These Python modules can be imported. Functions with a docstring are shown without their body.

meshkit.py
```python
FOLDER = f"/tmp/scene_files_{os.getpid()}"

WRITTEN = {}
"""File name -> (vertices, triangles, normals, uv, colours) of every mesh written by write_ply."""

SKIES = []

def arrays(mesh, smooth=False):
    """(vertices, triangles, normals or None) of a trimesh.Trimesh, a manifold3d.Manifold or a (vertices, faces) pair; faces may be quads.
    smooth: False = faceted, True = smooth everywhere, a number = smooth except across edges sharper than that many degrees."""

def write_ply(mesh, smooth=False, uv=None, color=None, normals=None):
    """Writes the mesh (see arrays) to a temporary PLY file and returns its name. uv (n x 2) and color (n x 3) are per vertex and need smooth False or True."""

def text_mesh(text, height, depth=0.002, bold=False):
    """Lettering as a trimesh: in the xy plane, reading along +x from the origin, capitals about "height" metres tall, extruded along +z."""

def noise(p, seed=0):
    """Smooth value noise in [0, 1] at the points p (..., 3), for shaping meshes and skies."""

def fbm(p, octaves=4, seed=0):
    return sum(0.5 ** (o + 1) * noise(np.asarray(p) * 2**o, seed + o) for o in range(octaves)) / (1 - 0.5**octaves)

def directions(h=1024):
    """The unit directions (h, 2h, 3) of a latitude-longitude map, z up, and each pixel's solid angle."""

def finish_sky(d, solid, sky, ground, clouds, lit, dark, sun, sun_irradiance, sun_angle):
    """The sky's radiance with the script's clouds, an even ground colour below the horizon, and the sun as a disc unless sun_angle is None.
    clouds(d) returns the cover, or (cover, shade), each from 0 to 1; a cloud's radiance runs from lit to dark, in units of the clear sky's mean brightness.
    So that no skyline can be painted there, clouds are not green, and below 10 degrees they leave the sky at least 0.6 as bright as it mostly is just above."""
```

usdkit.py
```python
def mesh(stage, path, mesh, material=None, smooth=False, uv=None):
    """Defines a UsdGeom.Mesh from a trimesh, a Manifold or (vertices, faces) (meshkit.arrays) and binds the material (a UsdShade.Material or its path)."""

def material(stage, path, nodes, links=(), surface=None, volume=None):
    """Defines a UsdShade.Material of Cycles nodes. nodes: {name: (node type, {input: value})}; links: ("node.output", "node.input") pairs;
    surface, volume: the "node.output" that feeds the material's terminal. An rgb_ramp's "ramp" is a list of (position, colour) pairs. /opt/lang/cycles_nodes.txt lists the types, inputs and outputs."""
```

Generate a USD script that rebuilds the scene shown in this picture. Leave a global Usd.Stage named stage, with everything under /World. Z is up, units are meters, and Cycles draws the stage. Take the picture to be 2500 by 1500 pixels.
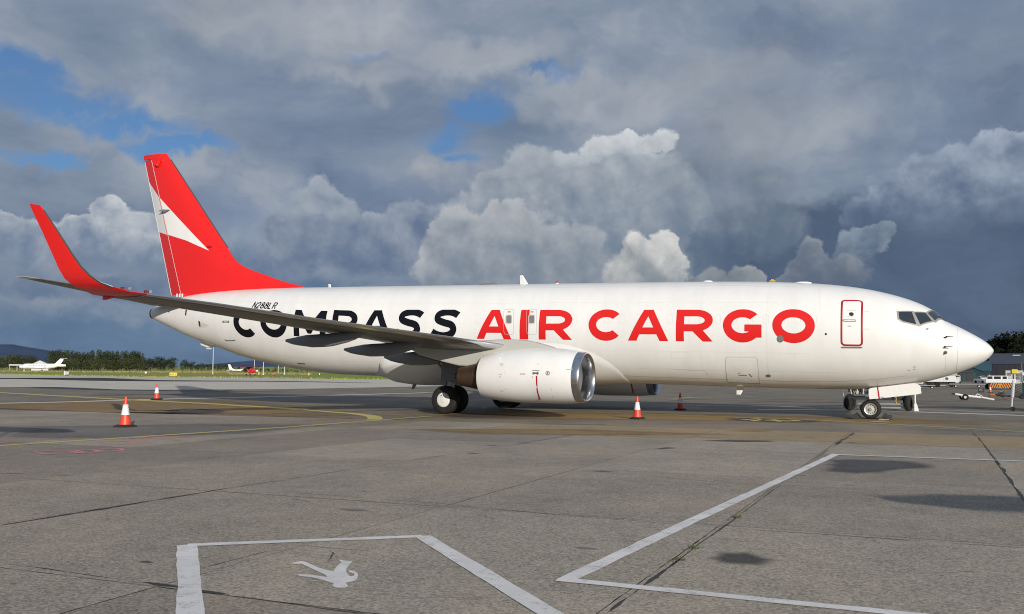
import math, random, re
import numpy as np, trimesh, shapely
import shapely.geometry as sg, shapely.affinity as sa, shapely.ops as so
import usdkit, meshkit
from pxr import Usd, UsdGeom, UsdLux, UsdShade, Gf, Sdf, Vt

stage = Usd.Stage.CreateInMemory()
UsdGeom.SetStageUpAxis(stage, "Z"); UsdGeom.SetStageMetersPerUnit(stage, 1.0)
UsdGeom.Xform.Define(stage, "/World"); UsdGeom.Scope.Define(stage, "/World/Looks")

# ------------------------------------------------------------------ camera, sky, sun, exposure
CAM, YAW, PITCH, ROLL, FOC = np.array([-2.36997, -36.27537, 1.86399]), -0.410093, 0.0639095, 0.000538, 2275.4
EXPOSURE = 0.0
SUN_AZ, SUN_EL = math.radians(139.0), math.radians(15.8)
SUN_STRENGTH = 1.12
SKY_STRENGTH = 0.10
_f = np.array([math.sin(YAW)*math.cos(PITCH), math.cos(YAW)*math.cos(PITCH), math.sin(PITCH)])
_r = np.array([math.cos(YAW), -math.sin(YAW), 0.0]); _u = np.cross(_r, _f)
_r, _u = _r*math.cos(ROLL)+_u*math.sin(ROLL), -_r*math.sin(ROLL)+_u*math.cos(ROLL)
cam = UsdGeom.Camera.Define(stage, "/World/camera")
m = Gf.Matrix4d(); m.SetIdentity()
for i, v in enumerate((_r, _u, -_f, CAM)):
    m.SetRow3(i, Gf.Vec3d(*map(float, v)))
cam.AddTransformOp().Set(m)
cam.CreateHorizontalApertureAttr(36.0); cam.CreateVerticalApertureAttr(36.0*614/1024)
cam.CreateFocalLengthAttr(36.0*FOC/2500); cam.CreateClippingRangeAttr(Gf.Vec2f(0.1, 60000))
cam.CreateExposureAttr(EXPOSURE)

def ray(px, py):
    "direction of the sight line through a pixel of the 2500 x 1500 photograph"
    d = _f*FOC + _r*(px-1250) - _u*(py-750)
    return d/np.linalg.norm(d)
def on_ground(px, py, z=0.0):
    d = ray(px, py); return CAM + d*((z-CAM[2])/d[2])
def at_depth(px, py, dist):
    d = ray(px, py); return CAM + d*(dist/math.hypot(d[0], d[1]))
def azel(px, py):
    d = ray(px, py); return math.degrees(math.atan2(d[0], d[1])), math.degrees(math.asin(d[2]))
def lin(c):
    c = np.asarray(c, float)/255.0
    return tuple(np.where(c <= 0.04045, c/12.92, ((c+0.055)/1.055)**2.4))

class Graph:
    "collects Cycles nodes; an argument 'node.output' is a link, anything else a value"
    def __init__(self): self.nodes, self.links = {}, []
    def __call__(self, kind, out, **kw):
        name = f"n{len(self.nodes)}"; vals = {}
        for k, v in kw.items():
            if isinstance(v, str) and "." in v: self.links.append((v, f"{name}.{k}"))
            else: vals[k] = v
        self.nodes[name] = (kind, vals); return f"{name}.{out}"
    def math(self, op, a, b=0.0, c=0.0, clamp=False): return self("math", "value", math_type=op, value1=a, value2=b, value3=c, use_clamp=clamp)
    def vec(self, op, a, b=(0,0,0), c=(0,0,0)): return self("vector_math", "vector", math_type=op, vector1=a, vector2=b, vector3=c)
    def step(self, v, a, b, lo=0.0, hi=1.0): return self("map_range", "result", range_type="smoothstep", value=v, from_min=a, from_max=b, to_min=lo, to_max=hi, clamp=True)
    def lerp(self, v, a, b, lo=0.0, hi=1.0): return self("map_range", "result", range_type="linear", value=v, from_min=a, from_max=b, to_min=lo, to_max=hi, clamp=True)
    def mix(self, f, a, b, kind="mix"): return self("mix_color", "result", blend_type=kind, fac=f, a=a, b=b)
    def noise(self, v, scale, detail=4.0, rough=0.55, dist=0.0, out="fac", **kw): return self("noise_texture", out, dimensions="3D", type="fBM", use_normalize=True, vector=v, scale=scale, detail=detail, roughness=rough, lacunarity=2.0, distortion=dist, **kw)
    def combine(self, x, y, z=0.0): return self("combine_xyz", "vector", x=x, y=y, z=z)
    def material(self, path, surface=None, volume=None): return usdkit.material(stage, path, self.nodes, self.links, surface=surface, volume=volume)

def make_sky():
    g = Graph()
    K = 1.0/(SKY_STRENGTH*2**EXPOSURE)              # a cloud's brightness in the picture -> radiance
    col = lambda *c: tuple(K*x for x in lin(c))
    D = g("texture_coordinate", "generated")
    x, y, z = (g("separate_xyz", a, vector=D) for a in "xyz")
    az = g.math("multiply", g.math("arctan2", x, y), 57.29578)
    el = g.math("multiply", g.math("arcsine", z), 57.29578)
    P = g.combine(az, el)
    # clear sky
    sky = g("sky_texture", "color", sky_type="single_scattering", sun_disc=False, sun_elevation=SUN_EL, sun_rotation=SUN_AZ, altitude=50.0, air_density=1.0, aerosol_density=0.6, ozone_density=1.5, vector=D)
    color = g.mix(1.0, sky, (0.34, 0.54, 0.80), "multiply")
    # ---- high, flat deck of grey cloud (the same everywhere in the sky)
    den = g.math("add", g.math("maximum", z, 0.0), 0.22)
    Q = g.combine(g.math("divide", x, den), g.math("divide", y, den))
    n1 = g.noise(Q, 1.6, 5.0, 0.55, 0.6)
    n2 = g.noise(g.vec("multiply", D, (1.0, 1.0, 2.4)), 5.0, 6.0, 0.6, 0.4)
    n3 = g.noise(g.vec("add", Q, (7.3, 2.1, 4.0)), 3.2, 4.0, 0.55, 1.0)
    tone = g.math("add", g.math("multiply", n1, 0.5), g.math("multiply", n2, 0.5))
    deck = g("rgb_ramp", "color", fac=tone, ramp=[(0.32, col(98, 114, 137)), (0.43, col(114, 130, 152)), (0.51, col(128, 142, 162)), (0.59, col(143, 154, 169)), (0.70, col(164, 169, 175))], interpolate=True)
    # ---- distortion shared by every outline
    Pn = g.vec("multiply", P, (1.0, 1.0, 1.0))
    w1 = g.noise(Pn, 0.16, 3.0, 0.6, 0.0, "color"); w2 = g.noise(Pn, 0.55, 5.0, 0.62, 0.0, "color")
    warp = g.vec("add", g.vec("multiply", g.vec("subtract", w1, (.5,.5,.5)), (6.0, 5.0, 0.0)), g.vec("multiply", g.vec("subtract", w2, (.5,.5,.5)), (2.6, 2.6, 0.0)))
    Pw = g.vec("add", P, warp)                       # soft, for the gaps in the deck and the large dark areas
    vor = g("voronoi_texture", "distance", dimensions="2D", metric="euclidean", feature="f1", vector=g.vec("add", P, g.vec("multiply", g.vec("subtract", w2, (.5,.5,.5)), (1.6,1.6,0.0))), scale=0.55, detail=3.0, roughness=0.55, lacunarity=2.1, randomness=1.0)
    def blobs(space, items, rough=0.0):
        f = None
        for (px, py, rx, ry) in items:
            a, e = azel(px, py); sx = rx*0.0252; sy = ry*0.0252
            v = g.vec("multiply", g.vec("subtract", space, (a, e, 0)), (1/sx, 1/sy, 0))
            l = g("vector_math", "value", math_type="length", vector1=v)
            f = l if f is None else g("math", "value", math_type="smoothmin", value1=f, value2=l, value3=0.12)
        return g.math("multiply_add", g.math("subtract", vor, 0.45), rough, f) if rough else f
    # broken texture of the deck: long soft rolls with paler backs
    n4 = g.noise(g.vec("multiply", g.vec("add", P, g.vec("multiply", g.vec("subtract", w1, (.5,.5,.5)), (7.0, 5.0, 0.0))), (0.055, 0.15, 1.0)), 1.0, 6.0, 0.58, 0.5)
    n5 = g.noise(g.vec("add", Pw, (31.0, 17.0, 3.0)), 0.11, 6.0, 0.56, 0.35)
    roll = g.math("add", g.math("multiply", n4, 0.55), g.math("multiply", n5, 0.45))
    deck = g.mix(g.step(roll, 0.50, 0.66, 0.0, 0.85), deck, col(160, 168, 179))
    deck = g.mix(g.step(roll, 0.48, 0.34, 0.0, 0.75), deck, col(98, 115, 143))
    # gaps of blue, partly veiled
    gap = blobs(Pw, [(15, 165, 130, 50), (150, 235, 150, 42), (300, 298, 150, 36), (430, 366, 110, 22), (110, 388, 70, 20), (1165, 265, 80, 55), (1100, 335, 95, 38), (1330, 190, 70, 22), (1130, 385, 60, 26), (890, 112, 55, 14)])
    veil = g.math("add", g.math("multiply", g.math("subtract", n3, 0.5), 1.0), g.math("multiply", g.math("subtract", g.noise(Pw, 0.5, 6.0, 0.62), 0.5), 1.1))
    cover = g.step(g.math("add", gap, veil), 0.30, 1.45)
    color = g.mix(cover, g.mix(0.10, color, col(150, 165, 185)), deck)
    def broad(items, c, a, b, k=1.0, dist=0.8):
        nonlocal color
        f = g.math("add", blobs(Pw, items), g.math("multiply", g.math("subtract", n5, 0.5), dist*2.2))
        color = g.mix(g.math("multiply", g.step(f, b, a), k), color, g.mix(g.step(roll, 0.36, 0.62), g.mix(1.0, c, (0.80, 0.81, 0.83), "multiply"), g.mix(1.0, c, (1.28, 1.25, 1.22), "multiply")))
    broad([(800, 60, 300, 90), (540, 40, 160, 55), (1180, 125, 200, 50), (1470, 240, 210, 70), (850, 160, 170, 45)], col(168, 173, 180), 0.2, 1.35, 0.6)
    broad([(1830, 300, 280, 130), (1750, 170, 260, 70), (1960, 330, 240, 60)], col(150, 157, 167), 0.1, 1.4, 0.75)
    broad([(2420, 230, 300, 240), (2250, 40, 300, 70)], col(104, 121, 147), 0.2, 1.5, 0.6)
    broad([(560, 230, 380, 80), (760, 340, 330, 75), (930, 430, 240, 50)], col(116, 132, 158), 0.1, 1.4, 0.5)
    broad([(1000, 500, 380, 90), (600, 560, 200, 90)], col(110, 127, 154), 0.2, 1.4, 0.7)
    broad([(2330, 700, 480, 190), (1900, 620, 380, 100), (2480, 600, 300, 70), (2080, 560, 200, 70)], col(76, 94, 119), 0.45, 1.35, 0.88, 0.5)
    broad([(150, 850, 700, 100), (700, 860, 500, 140), (640, 700, 240, 80)], col(86, 111, 140), 0.45, 1.35, 0.9, 0.5)
    # ---- heaps of cumulus, far to near; each leans on its own lobes
    big = g.noise(P, 0.30, 5.0, 0.54, 0.2)
    big2 = g.noise(g.vec("add", P, (-0.55, -0.75, 0.0)), 0.30, 5.0, 0.54, 0.2)   # the same field a step away from the sun: relief
    relief = g.math("subtract", big, big2)
    fine = g.vec("multiply", g.vec("subtract", w2, (.5,.5,.5)), (1.5, 1.5, 0.0))
    mid = g.vec("multiply", g.vec("subtract", w1, (.5,.5,.5)), (1.7, 1.7, 0.0))
    Pc = g.vec("add", P, g.vec("add", fine, mid))
    soft = g.lerp(n5, 0.35, 0.62, 0.45, 1.5)            # some outlines are crisp, some melt away
    def heap(items, lit, dark, top, foot, edge=0.16, rough=0.38, gain=1.3, base=0.5, alpha=1.0, foot_fade=0.0):
        nonlocal color
        f = blobs(Pc, items, rough*0.42)
        mask = g.step(g.math("divide", g.math("subtract", 1.0, f), g.math("multiply", soft, edge)), 0.0, 1.0)
        hgt = g.lerp(el, azel(1250, foot)[1], azel(1250, top)[1])
        s = g.math("multiply_add", relief, gain, base)
        s = g.math("add", s, g.math("multiply_add", hgt, 0.62, -0.36))
        s = g.math("add", s, g.math("multiply_add", vor, -0.22, 0.10))
        rim = g.step(f, 0.66, 0.98, 0.0, 0.22)
        s = g.math("add", s, rim)
        c = g.mix(g.step(s, -0.05, 1.10), dark, lit)
        if foot_fade: mask = g.math("multiply", mask, g.step(el, azel(1250, foot)[1], azel(1250, foot-foot_fade)[1]))
        color = g.mix(g.math("multiply", mask, alpha), color, c)
    heap([(1050, 420, 90, 45), (1170, 425, 90, 45), (1120, 455, 120, 35)], col(176, 177, 182), col(124, 139, 160), 380, 500, 0.6, 0.5, alpha=0.85)
    heap([(1420, 235, 120, 60), (1500, 250, 110, 60), (1330, 260, 100, 40)], col(168, 172, 178), col(130, 143, 160), 170, 330, 0.7, 0.5, alpha=0.8)
    heap([(1710, 430, 160, 120), (1850, 440, 130, 110), (1800, 520, 190, 120), (1650, 560, 120, 150), (1890, 560, 100, 90)], col(150, 156, 164), col(98, 115, 135), 330, 660, 0.75, 0.5, alpha=0.85)
    heap([(2250, 470, 130, 95), (2380, 425, 130, 95), (2480, 400, 100, 95), (2150, 520, 110, 60), (2330, 520, 230, 60)], col(168, 179, 196), col(84, 102, 129), 340, 600, 0.2, 0.6, alpha=0.97, base=0.60, foot_fade=100)
    heap([(790, 520, 95, 90), (710, 570, 105, 80), (850, 600, 115, 110), (740, 650, 160, 95), (1010, 545, 105, 70), (950, 600, 125, 95)], col(164, 173, 183), col(96, 113, 142), 430, 740, 0.24, 0.6, alpha=0.9, base=0.55, foot_fade=90)
    # the tower: a bright crest behind, then the grey mass
    heap([(1390, 385, 60, 34), (1460, 362, 60, 48), (1530, 352, 65, 44), (1610, 338, 60, 32), (1560, 400, 90, 55)], col(214, 217, 220), col(150, 159, 170), 320, 440, 0.2, 0.6, base=0.6)
    heap([(1300, 420, 90, 95), (1250, 500, 140, 105), (1400, 460, 140, 95), (1520, 425, 120, 75), (1480, 540, 180, 150), (1170, 560, 130, 95), (1580, 640, 130, 140), (1640, 500, 110, 140)], col(172, 179, 186), col(116, 131, 150), 330, 700, 0.2, 0.55, base=0.55)
    heap([(1660, 480, 150, 160), (1700, 620, 130, 150)], col(140, 151, 164), col(98, 115, 134), 330, 700, 0.9, 0.4, alpha=0.6)
    heap([(1130, 600, 125, 105), (1250, 590, 150, 125), (1370, 620, 140, 120), (1090, 670, 85, 100), (1200, 690, 200, 110), (1420, 690, 140, 110)], col(181, 185, 189), col(120, 133, 149), 470, 720, 0.18, 0.6, base=0.58)
    # small sunlit heads in front
    heap([(1560, 620, 65, 62), (1615, 600, 45, 38), (1640, 640, 45, 40), (1530, 670, 80, 60), (1600, 680, 90, 50)], col(224, 223, 219), col(132, 141, 150), 560, 720, 0.18, 0.62, base=0.55)
    heap([(1740, 680, 48, 34), (1810, 675, 52, 38), (1850, 680, 32, 36), (1690, 690, 40, 22)], col(164, 168, 171), col(104, 115, 129), 640, 720, 0.28, 0.6, base=0.55)
    heap([(2110, 590, 62, 45), (2150, 570, 40, 38), (2080, 640, 60, 60)], col(150, 162, 176), col(80, 98, 123), 530, 690, 0.34, 0.6, foot_fade=60)
    heap([(1975, 620, 40, 50), (1990, 670, 70, 60), (2060, 670, 70, 50), (1930, 690, 50, 25)], col(150, 157, 165), col(94, 107, 126), 560, 720, 0.28, 0.6)
    heap([(265, 520, 55, 42), (200, 560, 70, 42), (330, 560, 80, 40), (60, 600, 110, 75), (150, 620, 110, 65), (280, 620, 130, 70), (380, 640, 90, 70), (10, 560, 50, 45)], col(206, 210, 213), col(108, 126, 152), 480, 720, 0.2, 0.65, foot_fade=110)
    heap([(90, 690, 190, 45), (300, 700, 160, 45)], col(146, 156, 170), col(96, 116, 144), 640, 760, 0.5, 0.6, alpha=0.85)
    heap([(60, 775, 90, 22), (20, 730, 90, 28), (620, 760, 120, 25)], col(152, 159, 170), col(100, 120, 146), 720, 810, 0.8, 0.5, alpha=0.55)
    mat = g.material("/World/Looks/sky", surface=g("background_shader", "background", color=color, strength=SKY_STRENGTH))
    dome = UsdLux.DomeLight.Define(stage, "/World/sky"); dome.CreateIntensityAttr(1.0)
    UsdShade.MaterialBindingAPI.Apply(dome.GetPrim()).Bind(mat)
    p = dome.GetPrim()
    p.SetCustomDataByKey("label", "stormy grey and white cumulus sky with gaps of blue at upper left"); p.SetCustomDataByKey("category", "sky"); p.SetCustomDataByKey("kind", "structure")
make_sky()
sun = UsdLux.DistantLight.Define(stage, "/World/sun")
sun.CreateIntensityAttr(SUN_STRENGTH); sun.CreateNormalizeAttr(True); sun.CreateAngleAttr(0.53); sun.CreateColorAttr(Gf.Vec3f(1.0, 0.93, 0.83))
sun.AddRotateXYZOp().Set(Gf.Vec3f(90-math.degrees(SUN_EL), 0, 180-math.degrees(SUN_AZ)))
# ------------------------------------------------------------------ helpers
rng = np.random.default_rng(7)
_used = {}
def numbered(path):
    n = _used.get(path, -1) + 1; _used[path] = n
    return path if n == 0 else f"{path}_{n:03d}"
def tag(prim, label=None, cat=None, group=None, kind=None):
    for k, v in (("label", label), ("category", cat), ("group", group), ("kind", kind)):
        if v: prim.SetCustomDataByKey(k, v)
    return prim
def path_of(p): return str(p.GetPath()) if hasattr(p, "GetPath") else p
def obj(name, mesh, mat, parent="/World", smooth=30, label=None, cat=None, group=None, kind=None, prim=None):
    p = numbered(f"{path_of(parent)}/{name}")
    g = usdkit.mesh(stage, p, mesh, mat, smooth=smooth)
    return tag(g.GetPrim(), label, cat, group, kind)
def thing(name, label, cat, loc=(0,0,0), rz=0.0, group=None, kind=None, scale=None):
    x = UsdGeom.Xform.Define(stage, numbered(f"/World/{name}"))
    x.AddTranslateOp().Set(Gf.Vec3d(*map(float, loc)))
    if rz: x.AddRotateZOp().Set(float(rz))
    if scale is not None: x.AddScaleOp().Set(Gf.Vec3f(*([float(scale)]*3 if np.ndim(scale) == 0 else map(float, scale))))
    return tag(x.GetPrim(), label, cat, group, kind)
def dup(src, label, loc, rz=0.0, group=None, scale=None, cat=None):
    d = src.GetCustomData()
    t = thing(re.sub(r"_\d{3}$", "", src.GetName()), label, cat or d["category"], loc, rz, group or d.get("group"), scale=scale)
    t.GetReferences().AddInternalReference(src.GetPath()); t.SetInstanceable(True)
    return t
T = trimesh.transformations.translation_matrix
def R(deg, axis, pt=(0,0,0)): return trimesh.transformations.rotation_matrix(math.radians(deg), axis, pt)
def box(sx, sy, sz, c=(0,0,0), rz=0, bevel=0.0):
    if bevel:
        import manifold3d as m3
        e = [np.array([a*(sx/2-bevel*(i != 0)), b*(sy/2-bevel*(i != 1)), d*(sz/2-bevel*(i != 2))]) for a in (-1,1) for b in (-1,1) for d in (-1,1) for i in range(3)]
        b = trimesh.convex.convex_hull(np.array(e))
    else: b = trimesh.creation.box((sx, sy, sz))
    if rz: b.apply_transform(R(rz, (0,0,1)))
    b.apply_translation(c); return b
def cyl(r, a, b, n=16, r2=None):
    a, b = np.asarray(a, float), np.asarray(b, float); d = b-a; L = np.linalg.norm(d); r2 = r if r2 is None else r2
    t = np.linspace(0, 2*np.pi, n, endpoint=False); ring = np.stack([np.cos(t), np.sin(t), 0*t], 1)
    v = np.vstack([ring*r, ring*r2+[0,0,L], [[0,0,0]], [[0,0,L]]]); i = np.arange(n); j = (i+1) % n
    f = np.vstack([np.stack([i, j, j+n], 1), np.stack([i, j+n, i+n], 1), np.stack([j, i, i*0+2*n], 1), np.stack([i+n, j+n, i*0+2*n+1], 1)])
    m = trimesh.Trimesh(v, f, process=False); m.apply_transform(trimesh.geometry.align_vectors([0,0,1], d/L)); m.apply_translation(a); return m
def tube(pts, r, n=8):
    pts = np.asarray(pts, float); return cat(*[cyl(r, pts[k], pts[k+1], n) for k in range(len(pts)-1)])
def cat(*ms): return trimesh.util.concatenate([m for m in ms if m is not None])
def lathe(profile, n=40, axis=0):
    "profile [(along, radius)] turned about the x axis (axis 0), y (1) or z (2); open profile, outward normals when it runs towards +axis reversed"
    p = np.asarray(profile, float); t = np.linspace(0, 2*np.pi, n, endpoint=False)
    v = np.stack([np.repeat(p[:, 0], n), np.outer(p[:, 1], np.cos(t)).ravel(), np.outer(p[:, 1], np.sin(t)).ravel()], 1)
    f = []
    for k in range(len(p)-1):
        i = np.arange(n); j = (i+1) % n; a, b = k*n, (k+1)*n
        f += [np.stack([a+i, a+j, b+j], 1), np.stack([a+i, b+j, b+i], 1)]
    m = trimesh.Trimesh(v, np.vstack(f), process=False)
    if axis: m.vertices = np.roll(m.vertices, axis, axis=1)
    return m
def loft(rings, cap=True):
    "rings: (k, n, 3) closed loops of equal length"
    r = np.asarray(rings, float); k, n = r.shape[:2]; v = r.reshape(-1, 3); f = []
    i = np.arange(n); j = (i+1) % n
    for a in range(k-1):
        f += [np.stack([a*n+i, a*n+j, a*n+n+j], 1), np.stack([a*n+i, a*n+n+j, a*n+n+i], 1)]
    if cap:
        for a, s in ((0, -1), (k-1, 1)):
            c = len(v); v = np.vstack([v, r[a].mean(0)]); q = np.stack([a*n+i, a*n+j, i*0+c], 1); f.append(q if s > 0 else q[:, ::-1])
    m = trimesh.Trimesh(v, np.vstack(f), process=False)
    if cap and m.volume < 0: m.invert()
    return m
def flip_y(m):
    m = m.copy(); m.vertices[:, 1] *= -1; m.invert(); return m
def tri2(poly, size=None):
    "triangulated 2-D polygon, split to edges below size"
    vs, fs, o = [], [], 0
    for g in getattr(poly, "geoms", [poly]):
        if g.is_empty or g.area < 1e-7: continue
        v, f = trimesh.creation.triangulate_polygon(g, engine="earcut"); vs.append(v); fs.append(f+o); o += len(v)
    v, f = np.vstack(vs), np.vstack(fs); v = np.column_stack([v, np.zeros(len(v))])
    if size: v, f = trimesh.remesh.subdivide_to_size(v, f, size, max_iter=12)
    return v[:, :2], f
def extrude(poly, h, M=None):
    m = cat(*[trimesh.creation.extrude_polygon(g, h, engine="earcut") for g in getattr(poly, "geoms", [poly])])
    if M is not None: m.apply_transform(M)
    return m
def pchip(pts):
    from scipy.interpolate import PchipInterpolator
    a = np.array(sorted(pts), float); return PchipInterpolator(a[:, 0], a[:, 1])
def vary(k): return np.random.default_rng(1000+k)

LOOKS = "/World/Looks/"
def plain(name, c, rough=0.5, metal=0.0, spec=0.5, coat=0.0, amount=0.0, scale=3.0, emis=None, stretch=(1,1,1), bump=0.0, bscale=20.0):
    g = Graph(); P = g("geometry", "position"); col = tuple(c)
    if amount:
        n = g.noise(g.vec("multiply", P, stretch), scale, 5.0, 0.6)
        k = g.lerp(n, 0.3, 0.7, 1-amount, 1+amount*0.5); col = g.mix(1.0, col, g.combine(k, k, k), "multiply")
    kw = dict(base_color=col, roughness=rough, metallic=metal, specular_ior_level=spec, coat_weight=coat, coat_roughness=0.08)
    if bump: kw["normal"] = g("bump", "normal", height=g.noise(P, bscale, 3.0), strength=bump, distance=0.01)
    s = g("principled_bsdf", "BSDF", **kw)
    return g.material(LOOKS+name, s)
M = {}
M["white"] = plain("aircraft_white", (0.775, 0.772, 0.755), 0.30, coat=0.3, amount=0.06, scale=0.9, stretch=(1.6, 1, 0.5), bump=0.10, bscale=1.3)
M["red"] = plain("aircraft_red", (0.72, 0.013, 0.011), 0.34, coat=0.15)
M["pylon_grey"] = plain("pylon_grey", (0.44, 0.44, 0.40), 0.35, coat=0.2)
M["lap"] = plain("skin_lap", (0.70, 0.695, 0.675), 0.4)
M["plug"] = plain("plugged_window_rim", (0.66, 0.65, 0.62), 0.35)
M["letter_red"] = plain("letter_red", (0.68, 0.013, 0.011), 0.34, coat=0.1)
M["door_red"] = plain("door_red", (0.40, 0.010, 0.024), 0.35)
M["black"] = plain("letter_black", (0.004, 0.004, 0.007), 0.4, spec=0.3)
M["wing_grey"] = plain("wing_grey", (0.17, 0.162, 0.148), 0.32, metal=0.6, amount=0.3, scale=1.4, stretch=(0.4, 1, 1))
M["fairing_grey"] = plain("fairing_grey", (0.17, 0.178, 0.19), 0.42, amount=0.06)
M["alu"] = plain("bare_aluminium", (0.74, 0.75, 0.77), 0.22, metal=1.0, amount=0.08, scale=6)
M["chrome"] = plain("polished_lip", (0.64, 0.65, 0.67), 0.22, metal=1.0, amount=0.12, scale=5, bump=0.1, bscale=4.0)
M["lead"] = plain("dull_edge", (0.16, 0.165, 0.17), 0.35, metal=0.7)
M["core"] = plain("heat_stained_steel", (0.15, 0.095, 0.062), 0.42, metal=0.7, amount=0.35, scale=4, stretch=(4, 1, 1))
M["dark"] = plain("dark_metal", (0.035, 0.035, 0.037), 0.45, metal=0.3)
M["gear"] = plain("gear_steel", (0.36, 0.36, 0.35), 0.42, metal=0.4, amount=0.2)
M["gear_white"] = plain("gear_white", (0.68, 0.68, 0.66), 0.4, amount=0.1)
M["tyre"] = plain("tyre_rubber", (0.012, 0.0115, 0.0115), 0.8, amount=0.3, scale=7)
M["rim"] = plain("wheel_rim", (0.62, 0.60, 0.55), 0.4, metal=0.5, amount=0.1)
M["seam"] = plain("panel_seam", (0.47, 0.46, 0.43), 0.5)
M["seam_dark"] = plain("panel_seam_dark", (0.16, 0.155, 0.145), 0.5)
M["print"] = plain("small_print", (0.12, 0.115, 0.11), 0.5)
M["gold"] = plain("exit_tag", (0.62, 0.36, 0.03), 0.5)
M["glass_grey"] = plain("window_pane", (0.19, 0.195, 0.19), 0.15, coat=0.6)
M["win_frame"] = plain("window_surround", (0.60, 0.59, 0.56), 0.3)
M["cockpit"] = plain("cockpit_glass", (0.020, 0.028, 0.036), 0.06, spec=0.8, coat=1.0)
M["cockpit_frame"] = plain("cockpit_frame", (0.42, 0.40, 0.36), 0.35, metal=0.4)
M["beacon"] = plain("beacon_red", (0.5, 0.02, 0.01), 0.2)
M["tail_dark"] = plain("exhaust_dark", (0.07, 0.07, 0.075), 0.5, metal=0.5)

# ------------------------------------------------------------------ ground
def ground_look(name, c, speck=0.5, tint=(0.30, 0.24, 0.16), tint_amount=0.2, rough=0.85, dark=(0.10, 0.10, 0.10), fade=False, patchy=0.35, gloss=None):
    g = Graph(); P = g("geometry", "position")
    n1 = g.noise(P, 0.35, 5.0, 0.6, 0.4); n2 = g.noise(P, 2.2, 5.0, 0.65); n3 = g.noise(P, 34.0, 3.0, 0.7)
    v = g("voronoi_texture", "color", dimensions="3D", metric="euclidean", feature="f1", vector=P, scale=44.0, randomness=1.0)
    vr = g("separate_xyz", "x", vector=v)
    k = g.math("add", g.lerp(n1, 0.3, 0.7, 1-patchy*0.5, 1+patchy*0.4), g.lerp(n2, 0.3, 0.7, -0.10, 0.10))
    k = g.math("add", k, g.math("multiply", g.math("subtract", n3, 0.5), speck*1.5))
    k = g.math("add", k, g.math("multiply", g.math("subtract", vr, 0.5), speck*0.75))
    col = g.mix(g.step(n1, 0.45, 0.75, 0.0, tint_amount), tuple(c), tuple(tint))
    col = g.mix(1.0, col, g.combine(k, k, k), "multiply")
    sp = g.step(g.noise(g.vec("add", P, (3.1, 9.2, 0)), 9.0, 4.0, 0.7), 0.66, 0.74, 0.0, 0.6)
    col = g.mix(sp, col, dark)
    b = g("bump", "normal", height=g.math("add", n3, vr), strength=0.35, distance=0.004)
    s = g("principled_bsdf", "BSDF", base_color=col, roughness=gloss if gloss is not None else rough, specular_ior_level=0.3, normal=b)
    if fade:
        a = g("attribute", "fac", attribute="fade")
        edge = g.math("add", a, g.math("multiply", g.math("subtract", g.noise(P, 1.6, 6.0, 0.65), 0.5), fade))
        edge = g.math("add", edge, g.math("multiply", g.math("subtract", n3, 0.5), 0.5))
        s = g("mix_closure", "closure", fac=g.step(edge, 0.10, 0.95, 0.0, 1.0), closure1=g("transparent_bsdf", "BSDF", color=(1,1,1)), closure2=s)
    return g.material(LOOKS+name, s)
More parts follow.
